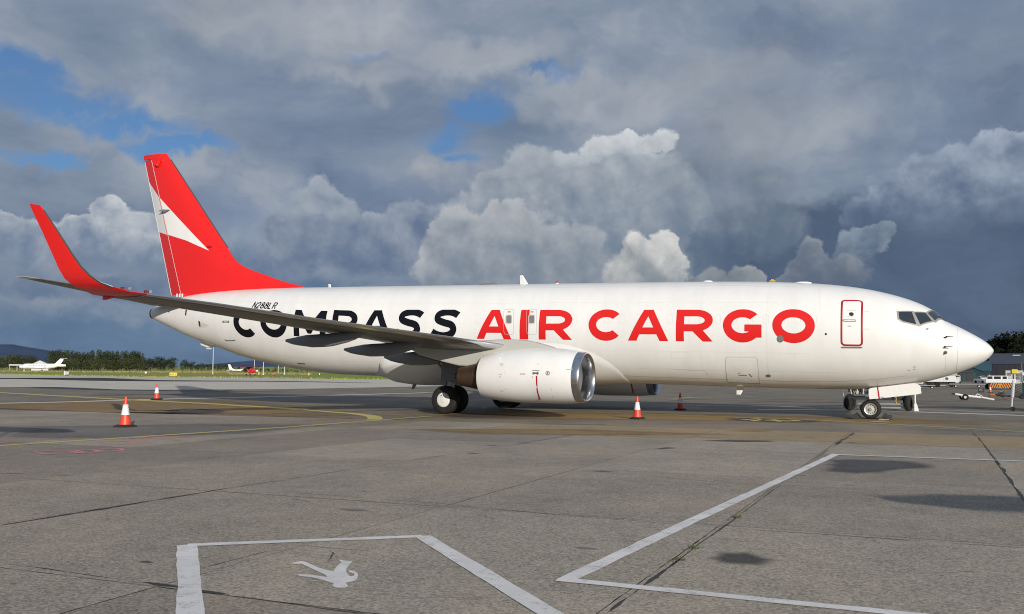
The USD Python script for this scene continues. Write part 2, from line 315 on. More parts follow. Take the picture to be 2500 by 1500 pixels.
def paint_look(name, c, wear=0.25, dirt=0.15):
    g = Graph(); P = g("geometry", "position")
    n = g.noise(P, 5.0, 6.0, 0.7); n3 = g.noise(P, 38.0, 3.0, 0.7)
    k = g.lerp(g.noise(P, 1.2, 4.0), 0.3, 0.7, 1-dirt, 1.0); col = g.mix(1.0, tuple(c), g.combine(k, k, k), "multiply")
    s = g("principled_bsdf", "BSDF", base_color=col, roughness=0.6, specular_ior_level=0.3)
    m = g.step(g.math("add", g.math("multiply", n, 0.6), g.math("multiply", n3, 0.4)), 0.36-wear*0.2, 0.44+wear*0.5, 0.0 if wear > 0.3 else 0.45, 1.0)
    s = g("mix_closure", "closure", fac=m, closure1=g("transparent_bsdf", "BSDF", color=(1,1,1)), closure2=s)
    return g.material(LOOKS+name, s)
CONC = (0.325, 0.282, 0.228)
M["slab"] = ground_look("concrete_slab", CONC, 0.85, (0.34, 0.27, 0.19), 0.35)
M["slab2"] = ground_look("concrete_slab_b", (0.30, 0.263, 0.215), 0.85, (0.33, 0.27, 0.19), 0.3)
M["slab3"] = ground_look("concrete_slab_c", (0.35, 0.307, 0.25), 0.85, (0.35, 0.28, 0.2), 0.4)
M["slab4"] = ground_look("concrete_slab_d", (0.275, 0.24, 0.197), 0.85, (0.30, 0.23, 0.16), 0.4)
M["tan"] = ground_look("tan_slab", (0.33, 0.255, 0.155), 0.6, (0.30, 0.21, 0.11), 0.4)
M["asphalt"] = ground_look("worn_asphalt", (0.215, 0.188, 0.152), 0.6, (0.24, 0.17, 0.09), 0.5, patchy=0.6)
M["taxi"] = ground_look("pale_taxiway", (0.60, 0.55, 0.47), 0.3, (0.42, 0.38, 0.28), 0.3)
M["joint"] = plain("joint_filler", (0.022, 0.02, 0.018), 0.9, amount=0.4, scale=9)
M["stain_brown"] = ground_look("brown_stain", (0.27, 0.185, 0.085), 0.4, (0.22, 0.13, 0.05), 0.5, fade=0.9)
M["stain_dark"] = ground_look("dark_stain", (0.085, 0.08, 0.073), 0.4, (0.06, 0.055, 0.05), 0.4, fade=0.7)
M["stain_grey"] = ground_look("grey_patch", (0.19, 0.18, 0.165), 0.4, (0.2, 0.18, 0.15), 0.3, fade=0.6)
M["stain_wet"] = ground_look("wet_stain", (0.085, 0.085, 0.088), 0.3, (0.07, 0.07, 0.075), 0.3, fade=0.8, gloss=0.75)
M["line_white"] = paint_look("white_paint", (0.84, 0.82, 0.80), 0.12, 0.22)
M["line_white_old"] = paint_look("old_white_paint", (0.70, 0.69, 0.64), 0.3)
M["line_yellow"] = paint_look("yellow_paint", (0.68, 0.60, 0.20), 0.12)
M["line_yellow_old"] = paint_look("old_yellow_paint", (0.56, 0.45, 0.12), 0.3)
M["line_red"] = paint_look("faded_red_paint", (0.66, 0.29, 0.27), 0.18)
M["tar"] = plain("tar", (0.03, 0.029, 0.028), 0.6, amount=0.3, scale=5)

def lift_z(z): return z if z >= 0 else -0.012+(z+0.03)*0.35
apron = thing("apron", "grey concrete apron with slab joints and painted bays under the white jet", "apron", kind="structure")
def sheet(name, pts, z, mat, parent=apron, label=None, cell=None):
    v, f = tri2(pts if hasattr(pts, "area") else sg.Polygon([p[:2] for p in pts]), cell); z = lift_z(z) if name != "joint_filler" else z
    return obj(name, trimesh.Trimesh(np.column_stack([v, np.full(len(v), z)]), f, process=False), mat, parent, smooth=False, label=label)
FAR = [(-700, 330), (-330, 172), (-203.9, 120.0), (-136.0, 92.3), (-102.6, 87.8), (-80.8, 81.5), (-62, 84), (-40, 95), (-20, 420), (60, 520), (400, 520)]
FARL = sg.LineString(FAR)
def sstep(t): t = np.clip(t, 0, 1); return t*t*(3-2*t)
def terrain(x, y):
    "the field falls away gently beyond the taxiway at left and across the apron at right"
    x, y = np.broadcast_arrays(np.asarray(x, float), np.asarray(y, float))
    right = -np.minimum(0.020*np.maximum(0, y-12), 2.1)*sstep((x+40)/35)
    far = sg.Polygon(FAR+[(400, 6000), (-6000, 6000), (-6000, 330)])
    pts = shapely.points(x.ravel(), y.ravel()); d = np.where(shapely.contains(far, pts), shapely.distance(FARL, pts), 0).reshape(x.shape)
    left = -np.minimum(0.0075*d, 1.05)+0.45*sstep((d-220)/350)
    return right+left*(1-sstep((x+40)/35))
def on_terrain(px, py, off=0.0):
    d = ray(px, py); h = d/math.hypot(d[0], d[1]); D = np.arange(10, 1500, 0.5); P = CAM+h*D[:, None]
    k = np.nonzero(P[:, 2] < terrain(P[:, 0], P[:, 1]))[0]; p = P[k[0]] if len(k) else P[-1]
    p[2] = float(terrain(p[0], p[1])); return p
def on_ray(px, dist):
    "ground point at a distance along the bearing of a pixel column"
    p = at_depth(px, 895, dist); p[2] = float(terrain(p[0], p[1])); return p
sheet("asphalt", sg.Polygon([(-700, -90), (400, -90)] + FAR[::-1]).difference(sg.box(-46, -41, 14, -7.8)).difference(sg.box(-45, 12, 500, 400)), -0.03, M["asphalt"])
av, af = tri2(sg.Polygon(FAR+[(400, 12), (-45, 12)]).intersection(sg.box(-45, 12, 400, 520)), 9.0)
obj("asphalt", trimesh.Trimesh(np.column_stack([av, terrain(av[:, 0], av[:, 1])-0.012]), af, process=False), M["asphalt"], apron)
# the near concrete: one piece per slab, joints between
def vline(i, y):
    if i >= 1: return -1.05+3.66*(i-1)+0.010*(y+20)
    if i >= -1: return -4.45+3.68*i+0.021*(y+20)
    return -11.70+3.66*(i+2)+0.085*(y+20)
ROWS = [-40.1, -35.1, -30.1, -25.1, -20.0, -15.1, -12.0, -7.9]
r0 = vary(1)
HG = [.004, .003, .003, .003, .002, .003, .004, .005]; VG = list(r0.uniform(.002, .009, 20)); VG[11] = .001; VG[12] = .003; VG[10] = .003; VG[9] = .003
sheet("joint_filler", [(-46, -41), (14, -41), (14, -7.8), (-46, -7.8)], -0.007, M["joint"])
for a in range(len(ROWS)-1):
    for i in range(-11, 4):
        y0, y1 = ROWS[a]+HG[a], ROWS[a+1]-HG[a+1]
        x00, x10, x01, x11 = vline(i, y0)+VG[i+11], vline(i+1, y0)-VG[i+12], vline(i, y1)+VG[i+11], vline(i+1, y1)-VG[i+12]
        near = abs(x00+5) < 9 and y0 < -10
        n = 30 if near else 3; j = 0.012 if near else 0.004
        t = np.linspace(0, 1, n, endpoint=False)
        k = lambda: np.cumsum(r0.normal(0, j*0.5, n))*0.15 + r0.uniform(-j, j, n)*0.5
        e = [np.stack([x00+(x10-x00)*t, y0+np.abs(k())], 1), np.stack([x10+(x11-x10)*t-np.abs(k()), y0+(y1-y0)*t], 1), np.stack([x11+(x01-x11)*t, y1-np.abs(k())], 1), np.stack([x01+(x00-x01)*t+np.abs(k()), y1+(y0-y1)*t], 1)]
        poly = sg.Polygon(np.vstack(e)).buffer(0)
        top, f = tri2(poly); dz = r0.uniform(-0.002, 0.001)
        v = np.column_stack([top, np.full(len(top), dz)])
        tan = a == len(ROWS)-2 and i > -4
        obj("slab", trimesh.Trimesh(v, f, process=False), M["tan"] if tan else M[("slab", "slab", "slab2", "slab3", "slab4")[r0.integers(5)]], apron, smooth=False)
def patch(name, pts, mat, z, n=48, wob=0.12, seed=0, label=None, px=True, core=0.62):
    "a stain: a fan of rings whose primvar fade runs from 0 at the rim to 1 inside"
    P = np.array([on_ground(*p)[:2] for p in pts]) if px else np.array(pts, float); z = lift_z(z)
    ring = sg.Polygon(P).exterior; c = np.array(sg.Polygon(P).representative_point().coords[0]) if not sg.Polygon(P).contains(sg.Polygon(P).centroid) else np.array(sg.Polygon(P).centroid.coords[0])
    b = np.array([ring.interpolate(s, normalized=True).coords[0] for s in np.linspace(0, 1, n, endpoint=False)])
    r = vary(seed+50); b = c+(b-c)*(1+wob*(meshkit.fbm(np.column_stack([np.cos(np.linspace(0, 6.283, n, endpoint=False))*2+seed, np.sin(np.linspace(0, 6.283, n, endpoint=False))*2, np.zeros(n)]))-0.5)[:, None]*2)
    ks = [1.0, 0.5+core*0.5, core, core*0.45]; v = np.vstack([np.column_stack([c+(b-c)*k, np.full(n, z)]) for k in ks] + [[*c, z]])
    i = np.arange(n); j = (i+1) % n; f = []
    for q in range(3): f += [np.stack([q*n+i, q*n+j, q*n+n+j], 1), np.stack([q*n+i, q*n+n+j, q*n+n+i], 1)]
    f.append(np.stack([3*n+i, 3*n+j, i*0+4*n], 1)); f = np.vstack(f)
    nn = np.cross(v[f[0, 1]]-v[f[0, 0]], v[f[0, 2]]-v[f[0, 0]])
    if nn[2] < 0: f = f[:, ::-1]
    p = obj(name, trimesh.Trimesh(v, f, process=False), mat, apron, smooth=False, label=label)
    pv = UsdGeom.PrimvarsAPI(p).CreatePrimvar("fade", Sdf.ValueTypeNames.FloatArray, "vertex")
    pv.Set(Vt.FloatArray.FromNumpy(np.repeat([0.0, 0.33, 0.72, 1.0, 1.0], [n, n, n, n, 1]).astype(np.float32)))
    return p
def strip(name, pts, width, mat, z, px=True, label=None, jitter=0.004, step=0.25):
    P = np.array([on_ground(*p)[:2] for p in pts]) if px else np.array(pts, float); z = lift_z(z)
    l = sg.LineString(P); n = int(np.clip(l.length/step, 2, 160)); q = np.array([l.interpolate(s, normalized=True).coords[0] for s in np.linspace(0, 1, n+1)])
    d = np.gradient(q, axis=0); d /= np.linalg.norm(d, axis=1, keepdims=True); nrm = np.stack([-d[:, 1], d[:, 0]], 1)
    r = vary(int(abs(P[0, 0]*13+P[0, 1]*7))); w = np.interp(np.linspace(0, 1, n+1), np.linspace(0, 1, np.size(width)), np.atleast_1d(width))/2
    L = q+nrm*(w+r.normal(0, jitter, n+1))[:, None]; Rr = q-nrm*(w+r.normal(0, jitter, n+1))[:, None]
    v = np.column_stack([np.vstack([L, Rr]), np.full(2*n+2, z)]); i = np.arange(n)
    f = np.vstack([np.stack([i, n+1+i, n+2+i], 1), np.stack([i, n+2+i, i+1], 1)])
    return obj(name, trimesh.Trimesh(v, f, process=False), mat, apron, smooth=False, label=label)
# far light taxiway and its dark edge
FARZ = [p for p in FAR if p[0] <= -40]
sheet("taxiway_strip", FARZ + [(-45, 43.1), (-50.7, 27.8), (-60.9, 20.0), (-73.7, 23.9), (-76.2, 21.0), (-150, 47), (-420, 150), (-700, 250)], -0.022, M["taxi"], label="pale concrete taxiway strip beside the grass")
strip("dark_seam", [(-40, 924.5), (150, 924), (300, 929), (480, 930.5), (640, 931), (760, 932.5), (905, 935)], [13, 14, 11, 9, 7, 4, 1], M["stain_dark"] if False else M["joint"], -0.017, label="dark band across the pale taxiway")
strip("dark_seam", [(-40, 947), (110, 946), (250, 951.5), (430, 954), (700, 957)], [3, 3, 2.4, 1.8, .5], M["tar"], -0.016)
# stains, patches
patch("stain", [(-200, 985), (300, 966), (620, 975), (900, 1000), (1060, 1012), (1000, 1022), (700, 1040), (400, 1040), (-200, 1030)], M["stain_brown"], -0.018, seed=1, wob=0.05, label="broad brown stain on the asphalt left of the jet")
patch("stain", [(900, 1005), (1400, 1003), (1800, 1010), (2150, 1018), (2600, 1030), (2700, 1046), (2200, 1034), (1700, 1030), (1250, 1024), (1000, 1024)], M["stain_brown"], -0.0175, seed=2, wob=0.03, label="yellow brown stain along the parking line under the jet")
patch("stain", [(-100, 992), (150, 1001), (310, 1010), (520, 1012), (700, 1008), (560, 1017), (300, 1016), (100, 1006), (-100, 1000)], M["stain_dark"], -0.0165, seed=3, wob=0.08)
patch("stain", [(380, 1000), (450, 997), (520, 997), (575, 1001), (560, 1008), (470, 1010), (390, 1007)], M["stain_dark"], -0.0155, seed=4, wob=0.05, core=0.65, label="black oval with a worn stand number left of the main wheels")
patch("stain", [(1757, 1022), (1830, 1019.5), (1930, 1022), (2020, 1028), (1990, 1032), (1880, 1031), (1790, 1027)], M["stain_dark"], -0.0150, seed=5, wob=0.02, core=0.85, label="black oval with a worn yellow stand number under the nose")
patch("stain", [(2008, 1121), (2060, 1118), (2170, 1122), (2260, 1126), (2325, 1137), (2310, 1146), (2230, 1148), (2160, 1158), (2080, 1162), (1985, 1155)], M["stain_wet"], 0.003, seed=6, wob=0.05, core=0.6, label="dark damp patch inside the corner of the white bay line")
patch("stain", [(1690, 1360), (1740, 1342), (1830, 1343), (1930, 1368), (1900, 1390), (1800, 1388), (1720, 1378)], M["stain_dark"], 0.003, seed=7, wob=0.1, core=0.38, label="small soft oil stain on the slab inside the right bay")
patch("stain", [(1690, 1075), (1780, 1073), (1900, 1076), (1915, 1080), (1820, 1081), (1740, 1079)], M["stain_dark"], 0.003, seed=8, wob=0.1)
patch("stain", [(1580, 1098), (1625, 1092), (1665, 1094), (1620, 1098)], M["stain_dark"], 0.003, seed=9, wob=0.2)
patch("stain", [(1050, 1012), (1150, 1010), (1400, 1018), (1250, 1021), (1080, 1019)], M["stain_dark"], -0.0145, seed=10, wob=0.1)
patch("stain", [(120, 1030), (140, 1028), (141, 1031), (122, 1032)], M["tar"], -0.0145, seed=11)
patch("stain", [(0, 1040), (500, 1032), (900, 1034), (700, 1060), (200, 1080), (-100, 1075)], M["stain_grey"], 0.0025, seed=12, wob=0.05)
patch("stain", [(900, 1046), (1400, 1046), (1900, 1062), (1500, 1066), (1100, 1062)], M["stain_brown"], 0.0028, seed=13, wob=0.1, label="tan stain on the slabs in front of the engine")
patch("stain", [(1760, 1052), (1850, 1049), (1900, 1052), (1850, 1056)], M["stain_brown"], 0.0022, seed=14, wob=0.1)
for k in range(26):
    a = r0.uniform(-24, 2); b = r0.uniform(-31, -9); s = r0.uniform(0.05, 0.35)
    patch("stain", [(a-s, b), (a, b-s*0.5), (a+s*1.3, b), (a, b+s*0.5)], M["stain_grey"] if k % 3 else M["stain_dark"], 0.0035+0.0001*k, n=16, wob=0.3, seed=60+k, px=False, core=0.4)
for pts in ([(540, 1029), (700, 1024), (860, 1022)], [(0, 1013), (200, 1010), (420, 1006)], [(1000, 1031), (1150, 1032.5), (1330, 1036), (1480, 1036)], [(100, 1046), (400, 1037), (640, 1031)], [(560, 1018), (760, 1016), (930, 1013)]):
    strip("crack", pts, 0.10, M["tar"], -0.0135, jitter=0.03, step=0.6)
# ragged cracks and tar along joints and across slabs (world metres)
def crack(name, a, b, w, seed, mat="tar", z=0.0018, wander=0.03):
    r = vary(900+seed); n = max(8, int(math.hypot(b[0]-a[0], b[1]-a[1])/0.09)); t = np.linspace(0, 1, n); a, b = np.array(a), np.array(b)
    d = (b-a)/np.linalg.norm(b-a); nr = np.array([-d[1], d[0]]); off = (meshkit.fbm(np.stack([t*n*0.08, t*0+seed, t*0], 1))-.5)*wander*4*np.minimum(1, np.minimum(t, 1-t)*6)+r.normal(0, wander*.12, n)
    ww = w*np.clip(meshkit.fbm(np.stack([t*n*0.15, t*0+seed+9.5, t*0], 1))*2.6-.75, 0.04, 1.6)*np.minimum(1, np.minimum(t, 1-t)*12+.05)
    c = a+(b-a)*t[:, None]+nr*off[:, None]; L, Rr = c+nr*ww[:, None]/2, c-nr*(ww*r.uniform(.6, 1.4, n))[:, None]/2
    i = np.arange(n-1); f = np.vstack([np.stack([i, n+i, n+1+i], 1), np.stack([i, n+1+i, i+1], 1)]); m = trimesh.Trimesh(np.column_stack([np.vstack([L, Rr]), np.full(2*n, z)]), f, process=False)
    if m.face_normals[:, 2].sum() < 0: m.invert()
    return obj(name, m, M[mat], apron, smooth=False)
g2 = lambda px, py: on_ground(px, py)[:2]
for k, (p0, p1, w) in enumerate((((0, 1283), (250, 1242), .07), ((200, 1252), (565, 1191), .09), ((560, 1192), (1100, 1110), .03), ((1250, 1088), (1440, 1056), .05), ((340, 1421), (560, 1452), .07), ((10, 1376), (350, 1424), .025), ((560, 1455), (900, 1500), .05), ((494, 1388), (660, 1344), .03), ((1100, 1233), (1360, 1258), .035), ((1360, 1258), (1790, 1291), .025), ((1480, 1500), (1660, 1366), .06), ((1640, 1380), (1830, 1240), .05), ((1820, 1246), (1930, 1166), .035), ((2040, 1086), (2086, 1056), .14), ((1990, 1120), (2052, 1080), .03), ((2372, 1050), (2440, 1135), .05), ((2430, 1120), (2500, 1220), .06), ((1780, 1290), (2500, 1338), .035), ((930, 1057), (1500, 1049), .05), ((1500, 1060), (2050, 1079), .06), ((620, 1196), (1100, 1232), .02), ((690, 1085), (1240, 1083), .025), ((1420, 1150), (1760, 1178), .02), ((1760, 1178), (2140, 1196), .025), ((0, 1156), (180, 1161), .04), ((2200, 1046), (2500, 1056), .06))):
    crack("crack", g2(*p0), g2(*p1), w, k, wander=.012)
for k in range(34):
    a = np.array([r0.uniform(-16, 1), r0.uniform(-30.5, -12)]); d = r0.normal(0, 1, 2); d /= np.linalg.norm(d); d *= r0.uniform(.15, 1.1)
    crack("crack", a, a+d*[1, .5], r0.uniform(.012, .03), 100+k, wander=.05)
M["rubber"] = ground_look("tyre_mark", (0.15, 0.138, 0.12), 0.4, (0.14, 0.12, 0.1), 0.3, fade=1.0)
for k, q in enumerate(([(-20, 1026), (700, 1008), (1300, 990), (1300, 992), (700, 1011), (-20, 1031)], [(-20, 1010), (500, 1018), (900, 1040), (900, 1043), (500, 1021), (-20, 1013)], [(1650, 985), (2200, 990), (2600, 1000), (2600, 1003), (2200, 992), (1650, 987)], [(1700, 972), (2300, 978), (2600, 984), (2600, 986), (2300, 980), (1700, 974)])):
    patch("tyre_mark", q, M["rubber"], -0.0142+0.0002*k, seed=200+k, wob=0.02, n=60, core=0.5)
# painted lines
Z1 = 0.007
strip("white_line", [(1376, 1420), (1683, 1275.5), (2041, 1109.5)], [0.165, 0.17], M["line_white"], Z1, label="white bay line running away from the camera at right")
strip("white_line", [(2042, 1111), (2500, 1127), (3000, 1144.5)], 0.14, M["line_white"], Z1+0.001, label="thin white bay line at the far side of the right bay")
strip("white_line", [(1362, 1416.5), (1421, 1422), (2197, 1500), (2900, 1571)], 0.14, M["line_white"], Z1+0.002, label="white bay line at the near side of the right bay")
A0, A1, A2, A3 = [on_ground(x*1.0109, y*1.0109)[:2] for x, y in ((452, 1318), (1020, 1296.5), (1335+45, 1483+33), (463, 1483+60))]
strip("white_line", [A0, A1], 0.15, M["line_white"], Z1, px=False, label="white line at the far side of the marked walker box")
strip("white_line", [A1, A2], 0.19, M["line_white"], Z1+0.001, px=False, label="white line at the right side of the marked walker box")
strip("white_line", [A0, A3], 0.20, M["line_white"], Z1+0.002, px=False, label="white line at the left side of the marked walker box")
fig = [(845,300),(905,287),(935,293),(1000,322),(1050,338),(1093,346),(1100,335),(1112,317),(1140,297),(1122,279),(1205,290),(1188,303),(1168,330),(1166,346),(1180,368),(1192,376),(1212,372),(1216,361),(1190,355),(1176,344),(1195,340),(1218,346),(1234,362),(1236,378),(1222,398),(1190,408),(1162,414),(1172,424),(1180,433),(1160,441),(1120,442),(1094,436),(1086,427),(1096,418),(1080,412),(1030,396),(960,380),(892,372),(893,363),(960,366),(1030,376),(1056,380),(1050,368),(1010,350),(950,322),(910,303),(870,303)]
sheet("walker_symbol", [on_ground(350+0.4244*x, 1250+0.4244*y) for x, y in fig], Z1, M["line_white"], label="white painted walking figure inside the box")
strip("yellow_line", [(-60, 1092.5), (0, 1088.8), (350, 1066.5), (700, 1043.5), (1050, 1017)], 0.24, M["line_yellow"], 0.006, label="long pale yellow line slanting across the apron at left")
strip("yellow_line", [(-80, 954), (0, 958.7), (305, 975.6), (500, 985), (650, 994)], 0.6, M["line_yellow"], -0.010, label="worn yellow line running away at far left")
strip("yellow_line", [(655, 994.5), (700, 997), (738, 999.5)], 0.8, M["line_yellow"], -0.0095)
strip("yellow_line", [(740, 1000), (810, 1006), (860, 1009.5), (898, 1014), (914, 1018), (917, 1022), (905, 1026)], [0.2, 0.3, 0.35, 0.45, 0.5, 0.55, 0.5], M["line_yellow"], -0.009, label="curved yellow turning line ending left of the main wheels")
strip("yellow_line", [(900, 1014), (1150, 1010), (1500, 1008), (1757, 1017), (1960, 1024), (2180, 1036), (2600, 1060)], 0.2, M["line_yellow_old"], -0.0085, label="worn yellow parking line under the jet")
strip("yellow_line", [(2130, 1029), (2162, 1028)], 0.3, M["line_yellow"], -0.008)
strip("white_line", [(-60, 985.5), (0, 984.7), (178, 981), (370, 975), (700, 968), (1050, 959)], 0.9, M["line_white"], -0.0125, label="white line crossing the apron behind the two left cones")
strip("white_line", [(1850, 999.5), (2130, 1002), (2500, 1014.5), (2650, 1020)], 0.5, M["line_white"], -0.0125, label="white line on the dark asphalt behind the nose wheel")
strip("white_line", [(1700, 990), (2100, 996), (2500, 1008)], 0.25, M["line_white_old"], -0.012)
for pts in ([(1030, 978), (1085, 976)], [(1640, 975), (1690, 970), (1740, 970)]): strip("yellow_line", pts, 0.35, M["line_yellow_old"], -0.0122)
def outline(pts, w, z): strip("faded_letter", pts + [pts[0]], w, M["line_red"], z, jitter=0.02)
for k, q in enumerate(([(82, 1103), (110, 1110), (210, 1105.5), (180, 1099)], [(160, 1100), (230, 1098.5), (240, 1104), (200, 1107)], [(230, 1098), (290, 1095.5), (304, 1101), (250, 1103.5)], [(240, 1080), (275, 1085.5), (330, 1084), (310, 1077.5)], [(300, 1078), (365, 1078), (345, 1083)], [(320, 1068.5), (370, 1071.5), (430, 1070), (480, 1067), (400, 1066)], [(-20, 1082), (30, 1082), (5, 1080)])):
    outline(q, 0.11, 0.0042+0.0002*k)
strip("white_line", [(370, 1068.2), (400, 1069.5), (436, 1067.8)], 0.10, M["line_white_old"], 0.0075)
for k, q in enumerate(([(1812, 1025), (1840, 1023), (1856, 1021.5)], [(1836, 1028), (1858, 1024.5)], [(1868, 1025.5), (1890, 1026.5), (1905, 1029)], [(1880, 1024), (1925, 1028.5)], [(1922, 1025.5), (1955, 1026)], [(1930, 1028), (1952, 1026)])):
    strip("stand_number", q, 0.16, M["line_yellow"], -0.0078+0.0001*k, label="worn yellow stand number stroke on the black oval" if k == 0 else None)
for k, q in enumerate(([(438, 1001), (460, 1002.5), (500, 1001.5)], [(455, 999), (480, 999.5)], [(500, 998.5), (520, 999)], [(520, 1001.5), (560, 1000)], [(398, 999.5), (436, 998.5)])):
    strip("stand_number", q, 0.14, M["line_white_old"], -0.0078+0.0001*k)
# weeds in a joint
def weed(c, n, seed):
    r = vary(seed); v, f = [], []
    for k in range(n):
        a = r.uniform(0, 6.283); L = r.uniform(0.015, 0.05); p = np.array([c[0]+r.normal(0, 0.035), c[1]+r.normal(0, 0.06), -0.005]); d = np.array([math.cos(a), math.sin(a), r.uniform(0.3, 1.2)])*L; s = np.array([-math.sin(a), math.cos(a), 0])*0.006
        o = len(v); v += [p-s, p+s, p+d*0.6+s*1.3, p+d]; f += [[o, o+1, o+2], [o, o+2, o+3]]
    return trimesh.Trimesh(np.array(v), np.array(f), process=False)
M["weed"] = plain("weed_green", (0.12, 0.13, 0.025), 0.7, amount=0.3, scale=20)
for k, (px, py, lab) in enumerate(((1798, 1264, "uppermost small weed tuft growing in the slab joint"), (1692, 1340, "middle small weed tuft growing in the slab joint"), (1656, 1368, "nearest small weed tuft growing in the slab joint"))):
    obj("weed_tuft", weed(on_ground(px, py), 46, 300+k), M["weed"], smooth=False, label=lab, cat="weed")
# ------------------------------------------------------------------ the white jet (its own frame: nose at x = 0, tail towards -x, right side towards -y)
TILT, PIV = 0.0188383, -19.6
def W(p):
    x, y, z = np.asarray(p, float).T; X = x-PIV
    return np.stack([X*math.cos(TILT)+z*math.sin(TILT), y, z*math.cos(TILT)-X*math.sin(TILT)], -1)
def Wi(w):
    X, y, z = np.asarray(w, float).T; X = X-PIV
    return np.stack([PIV+X*math.cos(TILT)-z*math.sin(TILT), y, z*math.cos(TILT)+X*math.sin(TILT)], -1)
def at(px, py, y):
    d = ray(px, py); return Wi(CAM+d*((y-CAM[1])/d[1]))
jet = thing("cargo_jet", "large white twin engine cargo jet with red tail and red and black lettering", "airplane", (PIV, 0, 0))
def jp(name, mesh, mat, parent=jet, smooth=32, label=None):
    m = mesh.copy(); m.vertices = W(m.vertices); return obj(name, m, mat, parent, smooth, label)

def prof(pts):
    f = pchip([(math.sqrt(-a), b) for a, b in pts]); return lambda x: f(np.sqrt(np.clip(-np.asarray(x, float), 0, 38.05)))
ZT = prof([(0,2.79),(-.03,2.87),(-.09,2.95),(-.21,3.07),(-.44,3.235),(-.78,3.44),(-1.12,3.63),(-1.40,3.76),(-1.50,3.82),(-1.79,4.12),(-2.05,4.29),(-2.29,4.42),(-2.77,4.62),(-3.25,4.775),(-3.74,4.905),(-4.24,5.01),(-4.74,5.09),(-5.76,5.205),(-7.8,5.315),(-10.3,5.36),(-13.7,5.375),(-17.5,5.385),(-22,5.39),(-26,5.40),(-29,5.40),(-31,5.385),(-33,5.33),(-35,5.2),(-36.5,4.98),(-37.5,4.73),(-38.05,4.52)])
ZB = prof([(0,2.79),(-.03,2.705),(-.09,2.61),(-.16,2.53),(-.41,2.34),(-.8,2.14),(-1.32,1.93),(-1.86,1.75),(-2.26,1.64),(-2.94,1.52),(-3.77,1.40),(-4.5,1.34),(-5.6,1.31),(-8,1.30),(-11.6,1.32),(-22,1.34),(-24.8,1.35),(-26.5,1.37),(-28,1.46),(-29.2,1.575),(-30.1,1.70),(-31.3,1.90),(-32.4,2.14),(-33.4,2.41),(-34.3,2.65),(-35.5,2.98),(-37.4,3.66),(-38.05,3.9)])
HW = prof([(0,0),(-.01,.10),(-.05,.24),(-.16,.43),(-.41,.67),(-.8,.92),(-1.32,1.15),(-1.86,1.33),(-2.4,1.47),(-3,1.59),(-3.8,1.71),(-4.8,1.80),(-6,1.86),(-7,1.88),(-15,1.88),(-24,1.88),(-26,1.86),(-28,1.79),(-30,1.65),(-32,1.43),(-34,1.13),(-35.5,.87),(-36.8,.62),(-37.6,.45),(-38.05,.34)])
ZC = prof([(0,2.79),(-1,2.84),(-2,3.0),(-4,3.25),(-7,3.38),(-15,3.4),(-24,3.42),(-28,3.6),(-32,3.9),(-35,4.1),(-38.05,4.2)])
def skin(x, ph):
    x, ph = np.broadcast_arrays(np.asarray(x, float), np.asarray(ph, float))
    zt, zb, zc, s = ZT(x), ZB(x), ZC(x), np.sin(ph)
    return np.stack([x, -HW(x)*np.cos(ph), zc+np.where(s > 0, (zt-zc)*s, (zc-zb)*s)], -1)
def skin_n(x, ph):
    e = 1e-3; n = np.cross(skin(x, ph+e)-skin(x, ph-e), skin(np.minimum(x+e, -1e-4), ph)-skin(x-e, ph))
    n /= np.maximum(np.linalg.norm(n, axis=-1, keepdims=True), 1e-12)
    p = skin(x, ph); c = np.stack([p[..., 0], 0*p[..., 1], ZC(p[..., 0])], -1)
    return n*np.where(((p-c)*n).sum(-1, keepdims=True) < 0, -1, 1)
def hit(px, py):
    "pixel of the photograph -> (x, angle) on the near side of the fuselage"
    y = -1.5
    for _ in range(60):
        p = at(px, py, y); x = min(p[0], -1e-3); zc = ZC(x); h = (ZT(x)-zc) if p[2] > zc else (zc-ZB(x))
        s = np.clip((p[2]-zc)/h, -0.9999, 0.9999); y = 0.5*y+0.5*(-HW(x)*math.sqrt(1-s*s))
    return x, math.asin(s)
RS = 1.9
def on_skin(poly, off, size=0.12, thick=0.0):
    "poly in (x, angle*RS) -> conformal sheet standing off the skin"
    v, f = tri2(poly, size); n = skin_n(v[:, 0], v[:, 1]/RS); p = skin(v[:, 0], v[:, 1]/RS)+n*off
    m = trimesh.Trimesh(p, f, process=False)
    if (m.face_normals*n[f[:, 0]]).sum() < 0: m.invert()
    return m
def hp(pts): return sg.Polygon([(a, b*RS) for a, b in (hit(*p) for p in pts)])
def hl(pts, w): return sg.LineString([(a, b*RS) for a, b in (hit(*p) for p in pts)]).buffer(w/2, cap_style="flat", join_style="mitre")
def smooth_poly(poly, r): return poly.buffer(-r).buffer(r, quad_segs=6)

# fuselage
xs = -np.concatenate([np.array([1e-4, .004, .015, .04, .08, .14, .22, .32, .44, .58]), np.arange(.75, 6.2, .19), np.arange(6.5, 24, 0.7), np.arange(24, 38.05, .33), [38.05]])
ph = np.linspace(0, 2*np.pi, 97)[:-1]
jp("fuselage", loft([skin(np.full(96, x), ph) for x in xs]), M["white"], smooth=50)
jp("exhaust", lathe([(-38.0, .24), (-38.2, .27), (-38.22, .22), (-37.9, .2)], 20).apply_transform(T((0, 0, 4.2))), M["tail_dark"])
